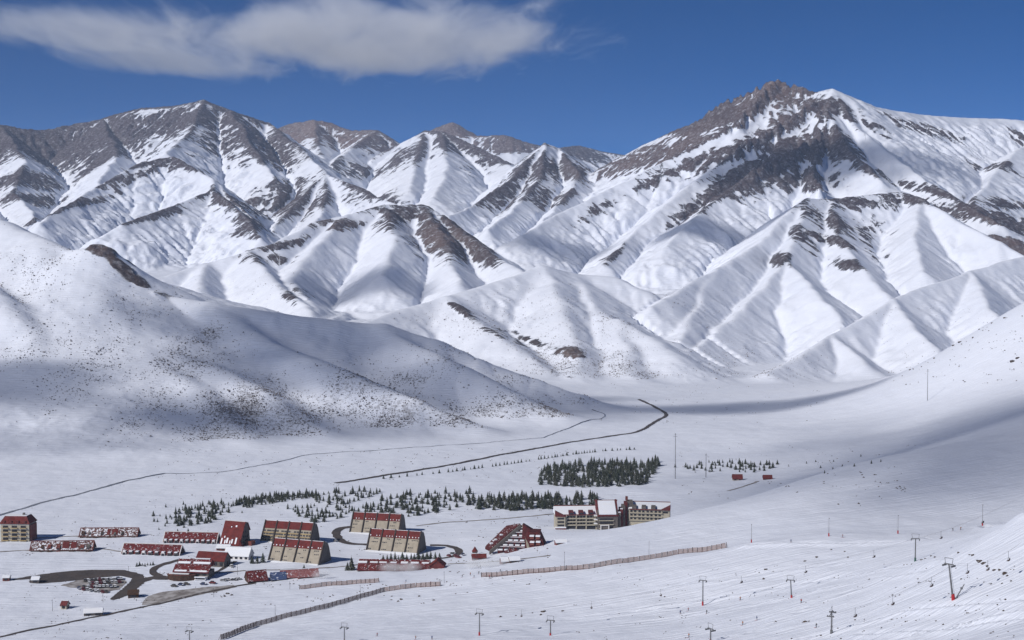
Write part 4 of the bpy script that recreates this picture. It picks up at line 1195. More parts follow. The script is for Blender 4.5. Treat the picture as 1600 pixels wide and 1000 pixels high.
gabled('snowed_house', 738, 876, 5, 9, 5, 2.0, 3.8, 'brick_red', 'red_roof', 'low brown house between the loop drive and the pyramid hotel', 'hut', 3)
gabled('snowed_house', 869, 852, 12, 7, 5, 1.8, 3.2, 'brick_red', 'snow', 'small pink-walled house on the slope edge right of the pyramid hotel', 'hut', 2)
conical(742, 866, 2.2, 5.4, 'small pointed red kiosk left of the pyramid hotel')

# ------------------------------------------------------------------ roads, stream
def strip(name, pix, width, m, label, lift=0.16, start=330.0, step=4.0, kind='structure'):
    pts = [at(px, py, start) for px, py in pix]
    pts = [p for p in pts if p is not None]
    xy = [Vector((p.x, p.y)) for p in pts]
    # Catmull-Rom through the points
    out = []
    for i in range(len(xy) - 1):
        p0, p1, p2, p3 = xy[max(i - 1, 0)], xy[i], xy[i + 1], xy[min(i + 2, len(xy) - 1)]
        n = max(2, int((p2 - p1).length / step))
        for k in range(n):
            t = k / n
            out.append(0.5 * ((2 * p1) + (p2 - p0) * t + (2 * p0 - 5 * p1 + 4 * p2 - p3) * t * t + (3 * p1 - p0 - 3 * p2 + p3) * t ** 3))
    out.append(xy[-1])
    v, f = [], []
    NC = 4
    for i, c in enumerate(out):
        d = (out[min(i + 1, len(out) - 1)] - out[max(i - 1, 0)]).normalized()
        nrm = Vector((-d.y, d.x))
        w = width * (1 + .12 * math.sin(i * .9 + c.x) + .08 * math.sin(i * 2.3))
        for k in range(NC + 1):
            q = c + nrm * w * (k / NC - .5)
            v.append((q.x, q.y, hz(q.x, q.y) + lift))
    for i in range(len(out) - 1):
        for k in range(NC):
            a = i * (NC + 1) + k
            f.append((a, a + 1, a + NC + 2, a + NC + 1))
    pb = PB(); pb.poly(v, f)
    o = pb.build(name, m)
    o['kind'] = kind; o['label'] = label
    for p in o.data.polygons: p.use_smooth = True
    return o

def sheet(name, pix, m, label, lift=0.14, res=2.5):
    P2 = [at(px, py) for px, py in pix]
    poly = [(p.x, p.y) for p in P2]
    xs = [p[0] for p in poly]; ys = [p[1] for p in poly]
    def inside(x, y):
        c = False
        for i in range(len(poly)):
            x1, y1 = poly[i]; x2, y2 = poly[i - 1]
            if (y1 > y) != (y2 > y) and x < (x2 - x1) * (y - y1) / (y2 - y1) + x1: c = not c
        return c
    pb = PB(); idx = {}; v = []; f = []
    def vid(i, j):
        if (i, j) not in idx:
            x, y = min(xs) + i * res, min(ys) + j * res
            x += rnd.uniform(-.5, .5); y += rnd.uniform(-.5, .5)
            idx[(i, j)] = len(v); v.append((x, y, hz(x, y) + lift))
        return idx[(i, j)]
    for i in range(int((max(xs) - min(xs)) / res) + 1):
        for j in range(int((max(ys) - min(ys)) / res) + 1):
            if inside(min(xs) + (i + .5) * res, min(ys) + (j + .5) * res):
                f.append((vid(i, j), vid(i + 1, j), vid(i + 1, j + 1), vid(i, j + 1)))
    cnt = [0] * len(v)
    for q in f:
        for k in q: cnt[k] += 1
    for k, c in enumerate(cnt):
        if c < 4:
            best = None; p = Vector((v[k][0], v[k][1]))
            for i in range(len(poly)):
                a, b_ = Vector(poly[i - 1]), Vector(poly[i]); d = b_ - a
                t = min(max((p - a).dot(d) / max(d.length_squared, 1e-6), 0), 1); c2 = a + d * t
                if best is None or (c2 - p).length < best[0]: best = ((c2 - p).length, c2)
            q2 = best[1]; wob = .5 * math.sin(q2.x * .9) + .4 * math.sin(q2.y * 1.3)
            v[k] = (q2.x + wob, q2.y, hz(q2.x + wob, q2.y) + lift)
    pb.poly(v, f)
    o = pb.build(name, m); o['kind'] = 'structure'; o['label'] = label
    return o

strip('road', [(-200, 1030), (-60, 1006), (0, 995.5), (49, 984), (130, 968), (211, 951), (260, 941), (300, 931), (364, 917), (400, 911)], 3.4, 'asphalt', 'dark lower road at the left bottom')
sheet('muddy_yard', [(228, 934), (247, 926), (300, 920), (364, 914), (372, 917), (330, 926), (286, 935), (240, 944), (222, 946)], 'mud', 'churned brown-grey snow yard along the lower road', .12)
sheet('car_park_road', [(12, 907), (49, 900), (97, 893.5), (146, 890.5), (195, 891), (222, 898), (229, 907), (204, 929), (176, 938), (170, 936), (188, 924), (203, 911), (207, 904), (188, 900), (150, 903), (100, 909), (60, 912), (47, 911), (46, 905)], 'asphalt', 'dark cleared road curving round the car park', .16)
sheet('car_park', [(95, 915), (125, 906), (160, 903), (192, 904), (198, 909), (186, 921), (165, 926), (140, 922)], 'mud', 'trampled snow car park inside the curved road', .12)
strip('road', [(222, 908), (240, 903), (262, 904), (285, 899)], 7.0, 'asphalt', 'cleared forecourt of the timber-fronted building')
strip('road', [(262, 904), (240, 896), (243, 887), (262, 880), (285, 874)], 5.0, 'asphalt', 'narrow drive bending up beside the timber-fronted building', .19)
strip('road', [(556, 823), (535, 825), (525, 832), (531, 843), (547, 849.5), (575, 851)], 6.0, 'asphalt', 'cleared loop drive around the farthest apartment block')
strip('road', [(672, 852), (697, 852.5), (713, 857), (717, 864), (706, 870), (684, 873)], 5.0, 'asphalt', 'cleared loop drive right of the apartment blocks')
strip('road', [(330, 897), (380, 892), (446, 890), (534, 885.5), (560, 882)], 2.2, 'mud', 'narrow street running behind the small roofs')
strip('road', [(700, 881), (740, 880), (800, 875), (860, 868)], 3.0, 'mud', 'trampled street in front of the pyramid hotel')
strip('road', [(524, 755), (600, 743), (700, 727), (800, 708), (880, 693), (950, 682), (1000, 673), (1028, 657), (1041, 648), (1025, 637), (998, 624)], 5.0, 'asphalt', 'thin dark valley road bending sharply at the far end', .35)
strip('road', [(1138, 767), (1168, 758), (1184, 752)], 3.5, 'mud', 'brown track leading to the two huts')
strip('road', [(650, 822), (690, 817), (780, 811), (868, 803)], 2.4, 'mud', 'faint track running to the large hotel')
strip('road', [(-20, 864), (45, 860), (140, 857), (190, 862)], 2.2, 'mud', 'faint street between the chalet rows')
strip('road', [(0, 847), (50, 841), (80, 840), (124, 838)], 2.6, 'mud', 'faint street from the tall hotel')
strip('road', [(292, 901), (330, 897), (352, 886), (368, 877)], 2.6, 'asphalt', 'cleared lane past the white house')
strip('stream', [(-260, 868), (-140, 838), (-60, 820), (10, 802), (31, 796), (60, 787), (100, 777), (117, 774), (156, 763), (195, 752), (234, 744), (258, 739.6)], 3.0, 'water', 'dark winding stream on the valley floor', .3)
strip('stream', [(255, 740), (300, 740), (340, 738), (380, 732), (425, 724), (480, 711), (540, 706), (620, 701), (680, 697), (760, 692), (850, 684)], 1.3, 'water', 'thin far stretch of the winding stream', .3)
strip('stream', [(850, 684), (880, 672), (905, 662), (935, 655), (945, 648), (925, 640)], 1.5, 'water', 'stream rounding the tip of the hill', .35)
# ------------------------------------------------------------------ conifers
def conifer_material():
    m = bpy.data.materials.new('conifer_needles')
    nt, b = nodes_of(m)
    g = N(nt, 'ShaderNodeNewGeometry')
    oi = N(nt, 'ShaderNodeObjectInfo')
    n = noise(nt, g.outputs['Position'], 0.9, 4, 0.65)
    c = mix_c(nt, ramp01(nt, n, 0.35, 0.65), (0.020, 0.030, 0.022), (0.052, 0.060, 0.040))
    c = mix_c(nt, math_n(nt, 'MULTIPLY', oi.outputs['Random'], 0.35), c, (0.065, 0.055, 0.040))
    sp = N(nt, 'ShaderNodeSeparateXYZ'); nt.links.new(g.outputs['Normal'], sp.inputs[0])
    up = ramp01(nt, sp.outputs['Z'], 0.3, 0.8)
    sn = math_n(nt, 'MULTIPLY', up, ramp01(nt, noise(nt, g.outputs['Position'], 0.55, 3, 0.6), 0.60, 0.70))
    c = mix_c(nt, math_n(nt, 'MULTIPLY', sn, 0.7), c, SNOW)
    nt.links.new(c, b.inputs['Base Color'])
    b.inputs['Roughness'].default_value = 0.8; b.inputs['Specular IOR Level'].default_value = 0.1
    MATS['conifer_needles'] = m
conifer_material()

def crown_shape(pb, rr, h, wide, mi=0):
    """tiers of drooping boughs, each bough a small folded fan"""
    tiers = 7
    for k in range(tiers):
        u = k / (tiers - 1)
        z = h * (.10 + .78 * u)
        rad = wide * (1 - u) ** .85 * rr.uniform(.85, 1.15) + .12
        nb = 7 if k < 4 else 5
        a0 = rr.uniform(0, 6)
        for q in range(nb):
            a = a0 + q * 2 * math.pi / nb + rr.uniform(-.25, .25)
            r = rad * rr.uniform(.7, 1.18)
            da = .52 * rr.uniform(.8, 1.2)
            zt = z + h * .15
            tip = (r * math.cos(a), r * math.sin(a), z - h * .035 * rr.uniform(.4, 1.6))
            l = (r * .62 * math.cos(a - da), r * .62 * math.sin(a - da), z + .0)
            m2 = (r * .62 * math.cos(a + da), r * .62 * math.sin(a + da), z + .0)
            top = (.05 * math.cos(a), .05 * math.sin(a), zt)
            mid = (r * .55 * math.cos(a), r * .55 * math.sin(a), z + h * .055)
            pb.poly([top, l, tip, m2, mid], [(0, 1, 4), (1, 2, 4), (2, 3, 4), (3, 0, 4), (3, 2, 1, 0)], mi)
    pb.poly([(.14, 0, h * .86), (-.08, .12, h * .86), (-.08, -.12, h * .86), (0, 0, h)], [(0, 1, 3), (1, 2, 3), (2, 0, 3)], mi)

CROWNS, TRUNKS = [], []
for k in range(6):
    rr = random.Random(100 + k)
    pb = PB(); crown_shape(pb, rr, 7.0, rr.uniform(1.9, 2.8)); CROWNS.append(pb)
    tb = PB(); tb.tube((0, 0, -1.5), (0, 0, 4.5), .16, .07, 5); TRUNKS.append(tb)
CM = [p.mesh('crown', 'conifer_needles') for p in CROWNS]
TM = [p.mesh('trunk', 'bark') for p in TRUNKS]

TREES = []          # (photo px, py, height, cluster)
tr = random.Random(5)
def in_poly(poly, x, y):
    c = False
    for i in range(len(poly)):
        x1, y1 = poly[i]; x2, y2 = poly[i - 1]
        if (y1 > y) != (y2 > y) and x < (x2 - x1) * (y - y1) / (y2 - y1) + x1: c = not c
    return c
def scatter(poly, n, h0, h1, cl, gap=2.2):
    xs = [p[0] for p in poly]; ys = [p[1] for p in poly]; got = []
    for _ in range(n * 40):
        if len(got) >= n: break
        x, y = tr.uniform(min(xs), max(xs)), tr.uniform(min(ys), max(ys))
        if in_poly(poly, x, y) and all(abs(x - a) > gap or abs(y - b) > gap * .7 for a, b in got):
            got.append((x, y)); TREES.append((x, y, tr.uniform(h0, h1) * tr.choice([1.0, 1.0, .92, .8, .62]), cl))
CL = {
 'plantation': ('conifer of the block plantation beyond the hotel', 'conifers of the dense block plantation'),
 'hotelrow': ('conifer of the belt behind the large hotel', 'conifers in the belt behind the large hotel'),
 'middle': ('conifer behind the right-hand apartment blocks', 'conifers behind the right-hand apartment blocks'),
 'lefttop': ('conifer of the long thin left belt', 'conifers in the long thin left belt'),
 'left': ('scattered conifer above the left chalet rows', 'scattered conifers above the chalet rows'),
 'far': ('conifer of the grove above the huts', 'conifers in the grove above the huts'),
 'row': ('tiny conifer lined below the valley road', 'tiny conifers lined along the valley road'),
 'arcade': ('conifer behind the shopping arcade', 'conifers behind the shopping arcade'),
 'block': ('conifer beside the front left apartment block', 'conifers beside the front left apartment block'),
 'park': ('small conifer above the car park', 'small conifers above the car park')}
scatter([(838, 757), (846, 738), (872, 728), (1032, 722), (1024, 742), (1004, 760), (905, 762)], 300, 7.0, 9.8, 'plantation', 1.7)
scatter([(732, 782), (770, 778), (935, 777), (935, 790), (880, 795), (800, 798), (742, 796)], 125, 6.8, 9.6, 'hotelrow', 2.2)
scatter([(545, 800), (600, 780), (640, 772), (735, 770), (738, 790), (660, 806), (560, 812)], 115, 5.0, 8.2, 'middle', 2.6)
scatter([(645, 795), (660, 800), (648, 812), (640, 804)], 5, 5, 8, 'middle', 3)
scatter([(360, 790), (385, 780), (480, 772), (500, 776), (430, 786), (390, 794)], 105, 4.6, 7.2, 'lefttop', 2.0)
scatter([(480, 772), (560, 765), (600, 768), (560, 785), (500, 790)], 55, 4.0, 7.0, 'lefttop', 2.6)
scatter([(262, 805), (290, 792), (345, 786), (360, 800), (330, 818), (280, 826)], 62, 4.6, 7.5, 'left', 2.8)
scatter([(232, 812), (262, 790), (345, 782), (380, 800), (360, 822), (300, 836), (250, 830)], 34, 2.6, 5.0, 'left', 4)
scatter([(440, 796), (540, 784), (555, 800), (530, 812), (470, 812)], 45, 3.6, 6.5, 'middle', 4)
scatter([(480, 806), (508, 808), (506, 818), (484, 816)], 6, 6, 9, 'middle', 3)
scatter([(1052, 731), (1080, 724), (1130, 720), (1180, 726), (1220, 724), (1200, 738), (1100, 738)], 56, 4.5, 7.0, 'far', 3)
scatter([(1220, 728), (1300, 705), (1400, 712), (1380, 735), (1250, 742)], 13, 2.8, 4.2, 'far', 8)
for (xa, ya), (xb, yb), n in (((600, 748), (700, 738), 8), ((700, 738), (762, 730), 9), ((770, 729), (832, 720), 11), ((842, 718), (890, 711), 10), ((895, 710), (935, 706), 9), ((940, 705), (1000, 702), 8)):
    for k in range(n):
        u = (k + tr.uniform(-.3, .3)) / n
        TREES.append((xa + (xb - xa) * u, ya + (yb - ya) * u, tr.uniform(2.6, 4.8), 'row'))
for k in range(15):
    TREES.append((598 + k * 6.3 + tr.uniform(-1, 1), 876.5 - k * .25 + tr.uniform(-1, .5), tr.uniform(4, 7), 'arcade'))
for x, y, h in ((394, 880, 5.5), (402, 880, 5.5), (411, 879, 8), (475, 889, 3.5)): TREES.append((x, y, h, 'block'))
for x, y, h in ((549, 891, 9.5), (543, 891, 6), (551, 889, 6)): TREES.append((x, y, h, 'arcade'))
for k in range(7): TREES.append((214 + k * 4.2, 884.5 + tr.uniform(-1.5, 1.5), tr.uniform(2.2, 3.6), 'park'))

TW = []
for x, y, h, c in TREES:
    g = at(x, y)
    if g is not None and g.y < 2000: TW.append((h / g.y, g, h, c))
TW.sort(key=lambda q: -q[0])
rest = PB()
for i, (_, g, h, c) in enumerate(TW):
    k = tr.randrange(6); s = h / 7.0; a = tr.uniform(0, 6.28)
    if i < 300:
        o = bpy.data.objects.new('conifer_tree', CM[k]) if i >= 40 else thing('conifer_tree', '', 'tree', g)
        if i >= 40: COL.objects.link(o)
        else:
            for nm, me in (('crown', CM[k]), ('trunk', TM[k])):
                p = bpy.data.objects.new(nm, me); COL.objects.link(p); p.parent = o
        o.location = g - Vector((0, 0, .25)); o.scale = (s, s, s * tr.uniform(.92, 1.1)); o.rotation_euler = (0, 0, a)
        xs_ = sorted(q[1].x for q in TW[:300] if q[3] == c); ys_ = sorted(q[1].y for q in TW[:300] if q[3] == c)
        n_ = len(xs_); sd = ''
        if n_ >= 6:
            sd = ', its left end' if g.x < xs_[n_ // 3] else (', its right end' if g.x > xs_[-1 - n_ // 3] else ', midway along')
            sd += (', near edge' if g.y < ys_[n_ // 2] else ', far edge')
            sd += ', a taller tree' if h > 7.5 else ', a shorter tree'
        tag(o, CL[c][0] + sd, 'tree', CL[c][1])
    else:
        ca, sa = math.cos(a) * s, math.sin(a) * s
        src = CROWNS[k]
        rest.poly([(g.x + x * ca - y * sa, g.y + x * sa + y * ca, g.z - .25 + z * s) for x, y, z in src.v], src.f)
o = rest.build('distant_conifers', 'conifer_needles'); o['kind'] = 'stuff'; o['label'] = 'the remaining small conifers standing among the groves'

# ------------------------------------------------------------------ brushwood poking through the snow of the hills
def brushwood():
    rs = np.random.RandomState(3)
    w = (BR.astype(np.float64) ** 1.6) * (LAB >= 1) * (LAB <= 5)
    area = np.gradient(X, axis=1) * np.gradient(Y, axis=0)
    w *= area * (0.35 + 1.0 * (fbm(X / 40, Y / 40, 3) > 0.05)) * sstep(3400, 1500, Y)
    p = (w / w.sum()).ravel()
    n = 18000
    idx = rs.choice(p.size, n, p=p)
    x = X.ravel()[idx] + rs.uniform(-3, 3, n); y = Y.ravel()[idx] + rs.uniform(-3, 3, n)
    z = hz_v(x, y)
    r = rs.uniform(.26, .70, n) * (1 + .0003 * y) * np.where(rs.rand(n) < .12, 1.7, 1.0); h = r * rs.uniform(.6, 1.1, n)
    a = rs.uniform(0, 6, (n, 1)) + np.arange(5)[None] * 1.2566
    q = r[:, None] * rs.uniform(.5, 1.2, (n, 5))
    ring = np.stack([x[:, None] + q * np.cos(a), y[:, None] + q * np.sin(a), z[:, None] - .1 + h[:, None] * rs.uniform(0, .5, (n, 5))], 2)
    tip = np.stack([x, y, z + h], 1)[:, None]
    vx = [tuple(v) for v in np.concatenate([ring, tip], 1).reshape(-1, 3).tolist()]
    fc = [(o_ * 6 + k, o_ * 6 + (k + 1) % 5, o_ * 6 + 5) for o_ in range(n) for k in range(5)]
    pb = PB(); pb.v = vx; pb.f = fc; pb.mi = [0] * len(fc)
    o = pb.build('brushwood', 'brush'); o['kind'] = 'stuff'; o['label'] = 'low brown brushwood poking through the snow'
mat('brush', (0.10, 0.085, 0.082), (0.17, 0.15, 0.15), 0.8, 0.95)
brushwood()

# ------------------------------------------------------------------ snow fences
pn = PB()
for k in range(6): pn.box(-.5, .5, -.03 * (1 + k % 2), .03, k / 6 + .015, (k + 1) / 6 - .03)
PANEL = pn.mesh('fence_panel', 'fence_wood')
pp = PB(); pp.box(-.11, .11, -.14, .10, -1.5, 1.06); pp.tube((0, .1, .85), (0, 1.9, -.5), .07, .07, 5)
POST = pp.mesh('fence_post', 'fence_post')
def snow_fence(pix, hgt, label, bay=3.1):
    pts = [at(px, py) for px, py in pix]
    t = thing('snow_fence', label, 'fence', pts[0])
    xy = [Vector((p.x, p.y)) for p in pts]
    dens = []
    for i in range(len(xy) - 1):
        n = max(1, round((xy[i + 1] - xy[i]).length / bay))
        dens += [xy[i].lerp(xy[i + 1], k / n) for k in range(n)]
    dens.append(xy[-1])
    base = pts[0]
    for i, c in enumerate(dens):
        z = hz(c.x, c.y)
        d = dens[min(i + 1, len(dens) - 1)] - dens[max(i - 1, 0)]
        a = math.atan2(d.y, d.x)
        p = bpy.data.objects.new('post', POST); COL.objects.link(p); p.parent = t
        p.location = Vector((c.x, c.y, z)) - base; p.rotation_euler = (R(rnd.uniform(-4, 3)), R(rnd.uniform(-3, 3)), a); p.scale = (1, 1, hgt * rnd.uniform(.95, 1.08))
        if i < len(dens) - 1:
            e = dens[i + 1]; z2 = hz(e.x, e.y)
            q = bpy.data.objects.new('panel', PANEL); COL.objects.link(q); q.parent = t
            L = (e - c).length
            q.location = Vector(((c.x + e.x) / 2, (c.y + e.y) / 2, (z + z2) / 2 + .15)) - base
            q.rotation_euler = (R(-6 + rnd.uniform(-2, 2)), -math.atan2(z2 - z, L), math.atan2(e.y - c.y, e.x - c.x))
            q.scale = (L * .97, 1.6, hgt * rnd.uniform(.88, 1.0))
snow_fence([(345, 1000), (400, 979), (440, 968), (500, 953), (545, 941), (600, 925), (650, 918), (688, 916)], 2.7, 'long brown snow fence climbing from the bottom edge')
snow_fence([(468, 921), (510, 916), (550, 913), (592, 910)], 2.6, 'short brown snow fence below the small roofs')
snow_fence([(752, 902), (850, 895), (920, 889), (990, 878), (1060, 866), (1135, 856)], 2.7, 'long brown snow fence on the slope edge right of the arcade')

# ------------------------------------------------------------------ lift towers, chairs, poles
def face_dir(a, b):
    return math.degrees(math.atan2(b.y - a.y, b.x - a.x))
def lift_tower(px, py, h, label, rz=60.0, lean=(0, 0), big=False, base='red_paint', arm=1.6, anchor=None):
    g = anchor if anchor is not None else at(px, py)
    t = thing('lift_tower', label, 'lift tower', g, rz)
    tx, ty = lean
    s = 1.3 if big else 1.0
    PB().tube((0, 0, -1.5), (tx, ty, h), .27 * s, .18 * s, 8).build('mast', 'steel', t)
    PB().tube((0, 0, -1.2), (tx * .16, ty * .16, h * .16), .46 * s, .40 * s, 8).build('base', base, t)
    PB().box(tx - .15, tx + .15, ty - arm, ty + arm, h - .16, h + .16).build('crossarm', 'steel', t)
    for sgn in (-1, 1):
        sh = PB(); sh.box(tx - 1.2, tx + 1.2, ty + sgn * arm - .1, ty + sgn * arm + .1, h - .75, h - .35)
        for k in range(4):
            cx = tx - .95 + k * .63
            sh.tube((cx, ty + sgn * arm - .16, h - .35), (cx, ty + sgn * arm + .16, h - .35), .2, .2, 8)
        sh.build('sheave_train', 'steel', t)
    fr = PB()
    for a, b in (((tx, ty - 1.2, h), (tx, ty - 1.5, h + 1.9)), ((tx, ty + 1.2, h), (tx, ty + 1.5, h + 1.9)), ((tx, ty - 1.5, h + 1.9), (tx, ty + 1.5, h + 1.9))):
        fr.tube(a, b, .07 * s, .07 * s, 5)
    fr.build('lifting_frame', 'steel', t)
    lad = PB()
    for sx in (-.2, .2): lad.tube((.45 * s, sx, 0), (tx + .35 * s, ty + sx, h), .035, .035, 4)
    lad.build('ladder', 'steel', t)
    return t, g + Vector((0, 0, h - .1))
def chair(p, rz, label):
    t = thing('lift_chair', label, 'chairlift seat', p, rz, 'empty chairlift seats on the ropes')
    PB().tube((0, 0, .1), (0, 0, -2.3), .06, .06, 5).build('hanger', 'steel', t)
    b = PB(); b.box(-.35, .35, -.95, .95, -3.0, -2.88); b.build('seat', 'fence_post', t)
    b = PB(); b.box(.30, .38, -.95, .95, -2.95, -2.2); b.build('backrest', 'fence_post', t)
    b = PB()
    for s_ in (-.9, .9):
        b.tube((0, s_, -2.9), (0, s_, -2.2), .04, .04, 4)
    b.tube((0, -.9, -2.2), (0, .9, -2.2), .04, .04, 4); b.build('frame', 'steel', t)
A1, pa = lift_tower(1098, 946, 11.4, 'grey lift tower with red foot, upright in the middle of the piste', 70)
A0, p0 = lift_tower(749, 993, 10.0, 'grey lift tower at the bottom edge just left of the middle', 70)
A2, p2 = lift_tower(1430, 877, 9.4, 'slim lift tower with green-grey mast on the right slope', 70, base='green_paint')
B1, q1 = lift_tower(1490, 937, 11.6, 'tall leaning lift tower with a bright red foot at the right', 40, (-2.0, .6), True)
L2, _ = lift_tower(1237, 934, 7.6, 'thin leaning lift tower with red foot near the right tracks', 70, (-.9, .4))
lift_tower(860, 993, 6.6, 'small lift tower at the bottom right of the middle', 75)
B0, q0 = lift_tower(1299, 990, 7.0, 'lift tower showing a wide T crossarm at the bottom right', -20, arm=3.0, base='steel')
lift_tower(1110, 1003, 5.0, 'lift tower whose head frame just shows at the bottom edge', 30)
lift_tower(538, 1004, 7.0, 'lift tower head at the bottom edge under the snow fence', 70)
lift_tower(296, 1006, 6.5, 'lift tower head at the left bottom edge', 70)
# strut lying beside the leaning tower
tt = thing('tower_strut', 'grey strut propped beside the tall leaning lift tower', 'strut', at(1493, 936), 0)
PB().tube((0, 0, 0), (3.2, 1.5, 4.4), .20, .14, 6).build('bar', 'steel', tt)
piece('hook', 'steel', tt, (2.2, 1.0, 3.2), (.7, .4, .6))
def rope(a, b, sag, label, shift):
    n = 16; pts = []
    for k in range(n + 1):
        u = k / n; p = a.lerp(b, u); p = p + shift; p.z -= sag * 4 * u * (1 - u); pts.append(p)
    pb = PB()
    for k in range(n): pb.tube(pts[k] - a, pts[k + 1] - a, .022, .022, 4)
    o = pb.build('lift_rope', 'steel'); o.location = a; tag(o, label, 'rope'); return pts
def perp(a, b, d):
    v = Vector((-(b.y - a.y), b.x - a.x, 0)).normalized() * d
    return v
e2 = p2 + (p2 - pa) * .55; e2.z = hz(e2.x, e2.y) + 10
eq = q1 + (q1 - q0) * .5; eq.z = hz(eq.x, eq.y) + 11
nc = 0
CH = []
for a, b, lab in ((p0, pa, 'from the bottom tower to the middle tower'), (pa, p2, 'from the middle tower up to the slim tower'), (p2, e2, 'beyond the slim tower to the right edge'), (q0, q1, 'from the T tower to the leaning tower'), (q1, eq, 'beyond the leaning tower')):
    for sgn, sd in ((-1.6, 'lower'), (1.6, 'upper')):
        pts = rope(a, b, 2.5, '%s haul rope %s' % (sd, lab), perp(a, b, sgn))
        rz = face_dir(a, b)
        for k in range(3, 16, 5):
            if (k + nc) % 2 == 0: CH.append((pts[k], rz))
            nc += 1
ORDC = ['first', 'second', 'third', 'fourth', 'fifth', 'sixth', 'seventh', 'eighth', 'ninth', 'tenth', 'eleventh', 'twelfth', 'thirteenth', 'fourteenth', 'fifteenth', 'sixteenth']
for i, (p, rz) in enumerate(sorted(CH[:16], key=lambda c: c[0].x / c[0].y)): chair(p, rz, 'empty chairlift seat above the piste, %s counted from the left' % ORDC[i])

def light_pole(px, py, hpx, label, red=True, group=None):
    g = at(px, py)
    h = hpx * g.y / F
    t = thing('pole', label, 'pole', g, -90)
    PB().tube((0, 0, -1), (0, 0, h), .13, .08, 6).build('shaft', 'steel', t)
    piece('lamp_head', 'steel', t, (.45, 0, h), (1.1, .3, .2))
    if red: piece('pad', 'red_paint', t, (0, 0, .8), (.55, .55, 1.7))
for x, y, hp, lb in ((1174, 848, 29, 'slim light pole with red pad right of the fence end'), (1295, 838, 29, 'slim light pole second from the fence end'), (1403, 834, 29, 'slim light pole third from the fence end'), (1535, 821, 33, 'slim light pole highest on the right slope')):
    light_pole(x, y, hp, lb)
for x, y, hp, lb in ((1014, 874, 28, 'thin pole behind the middle of the right fence'), (882, 892, 30, 'thin pole behind the left part of the right fence'), (563, 939, 25, 'thin pole beside the long fence'), (430, 969, 24, 'thin pole beside the lower long fence'), (82, 955, 18, 'thin pole left of the cream hut'), (371, 898, 16, 'thin pole by the lane below the white house'), (334, 933, 14, 'short pole at the end of the muddy yard'), (694, 911, 18, 'dark pole beside the fence end'), (744, 875, 14, 'thin pole at the loop drive'), (201, 893, 8, 'short post on the car park road bend'), (161, 941, 12, 'thin post below the car park'), (453, 921, 12, 'signal post at the end of the short fence')):
    light_pole(x, y, hp, lb, False)
def mast(px, py, hpx, label):
    g = at(px, py); h = hpx * g.y / F
    t = thing('steel_mast', label, 'mast', g, 0)
    PB().tube((0, 0, -1), (0, 0, h), .34, .20, 6).build('shaft', 'steel', t)
    piece('crossbar', 'steel', t, (0, 0, h * .93), (h * .09, .22, .22))
    piece('bracket', 'steel', t, (0, 0, h * .97), (h * .045, .2, .2))
mast(1055, 748, 72, 'very tall steel mast left of the far grove')
mast(1103, 746, 38, 'steel mast standing in the far grove')
mast(1449, 626, 50, 'tall steel mast alone on the far right slope')

# ------------------------------------------------------------------ cars
def car_mesh(col, seed):
    mat('car_paint_%d' % seed, col, tuple(c * .8 for c in col), .8, .35, spec=.5)
    pb = PB()
    pb.prism([(-2.1, .35), (-2.1, .85), (-1.2, .95), (1.9, .98), (2.1, .8), (2.1, .35)], -.85, .85, 0)
    pb.prism([(-1.15, .94), (-.5, 1.42), (1.2, 1.45), (1.75, .96)], -.74, .74, 1)
    pb.prism([(-.6, 1.43), (-.5, 1.56), (1.1, 1.58), (1.3, 1.44)], -.72, .72, 2 if seed % 2 == 0 else 0)
    if seed % 3 == 0: pb.prism([(-2.05, .88), (-2.0, 1.0), (-1.2, 1.06), (-1.2, .94)], -.8, .8, 2)
    for x in (-.8, .8):
        for y in (-1.3, 1.3): pb.tube((x - .12, y, .33), (x + .12, y, .33), .33, .33, 8, 3)
    return pb.mesh('car', ['car_paint_%d' % seed, 'window_glass', 'snow', 'dark_fin'])
CARS = [car_mesh(c, i) for i, c in enumerate([(.03, .03, .035), (.16, .02, .02), (.30, .31, .33), (.04, .06, .14), (.40, .40, .41), (.10, .09, .08)])]
cn = ['black', 'red', 'silver', 'dark blue', 'white', 'brown']
cr = random.Random(9)
ORD = ['first', 'second', 'third', 'fourth', 'fifth', 'sixth', 'seventh', 'eighth', 'ninth', 'tenth', 'eleventh']
def car(px, py, rz, label, group=None):
    g = at(px, py)
    ci = cr.randrange(6)
    label = cn[ci] + ' ' + label
    o = bpy.data.objects.new('parked_car', CARS[ci]); COL.objects.link(o)
    o.location = g + Vector((0, 0, .12)); o.rotation_euler = (0, 0, R(rz)); tag(o, label, 'car', group)
for r_, (xa, ya, xb, yb, n) in enumerate(((133, 908.5, 190, 905.5, 11), (140, 913, 186, 911, 9), (132, 918.5, 180, 917.5, 9), (124, 921, 166, 926.5, 8))):
    for k in range(n):
        u = k / (n - 1)
        car(xa + (xb - xa) * u + cr.uniform(-.8, .8), ya + (yb - ya) * u + cr.uniform(-.5, .5), 25 + cr.uniform(-9, 9), 'car, %s from the left in the %s row of the car park' % (ORD[k], ['back', 'second', 'third', 'front'][r_]), 'cars in the %s row of the car park' % ['back', 'second', 'third', 'front'][r_])
for k, (x, y) in enumerate(((272, 917), (283, 915), (291, 914), (318, 914), (332, 912), (349, 908), (356, 907), (366, 907), (372, 906))):
    car(x, y, 75 + cr.uniform(-12, 12), 'car in the snow above the muddy yard, %s from the left' % ORD[k], 'cars above the muddy yard')
for k, (x, y) in enumerate(((702, 870), (708, 866), (712, 870), (716, 872), (724, 868))):
    car(x, y, 40 + cr.uniform(-30, 30), 'car at the end of the right loop drive, %s from the left' % ORD[k], 'cars at the loop drive')
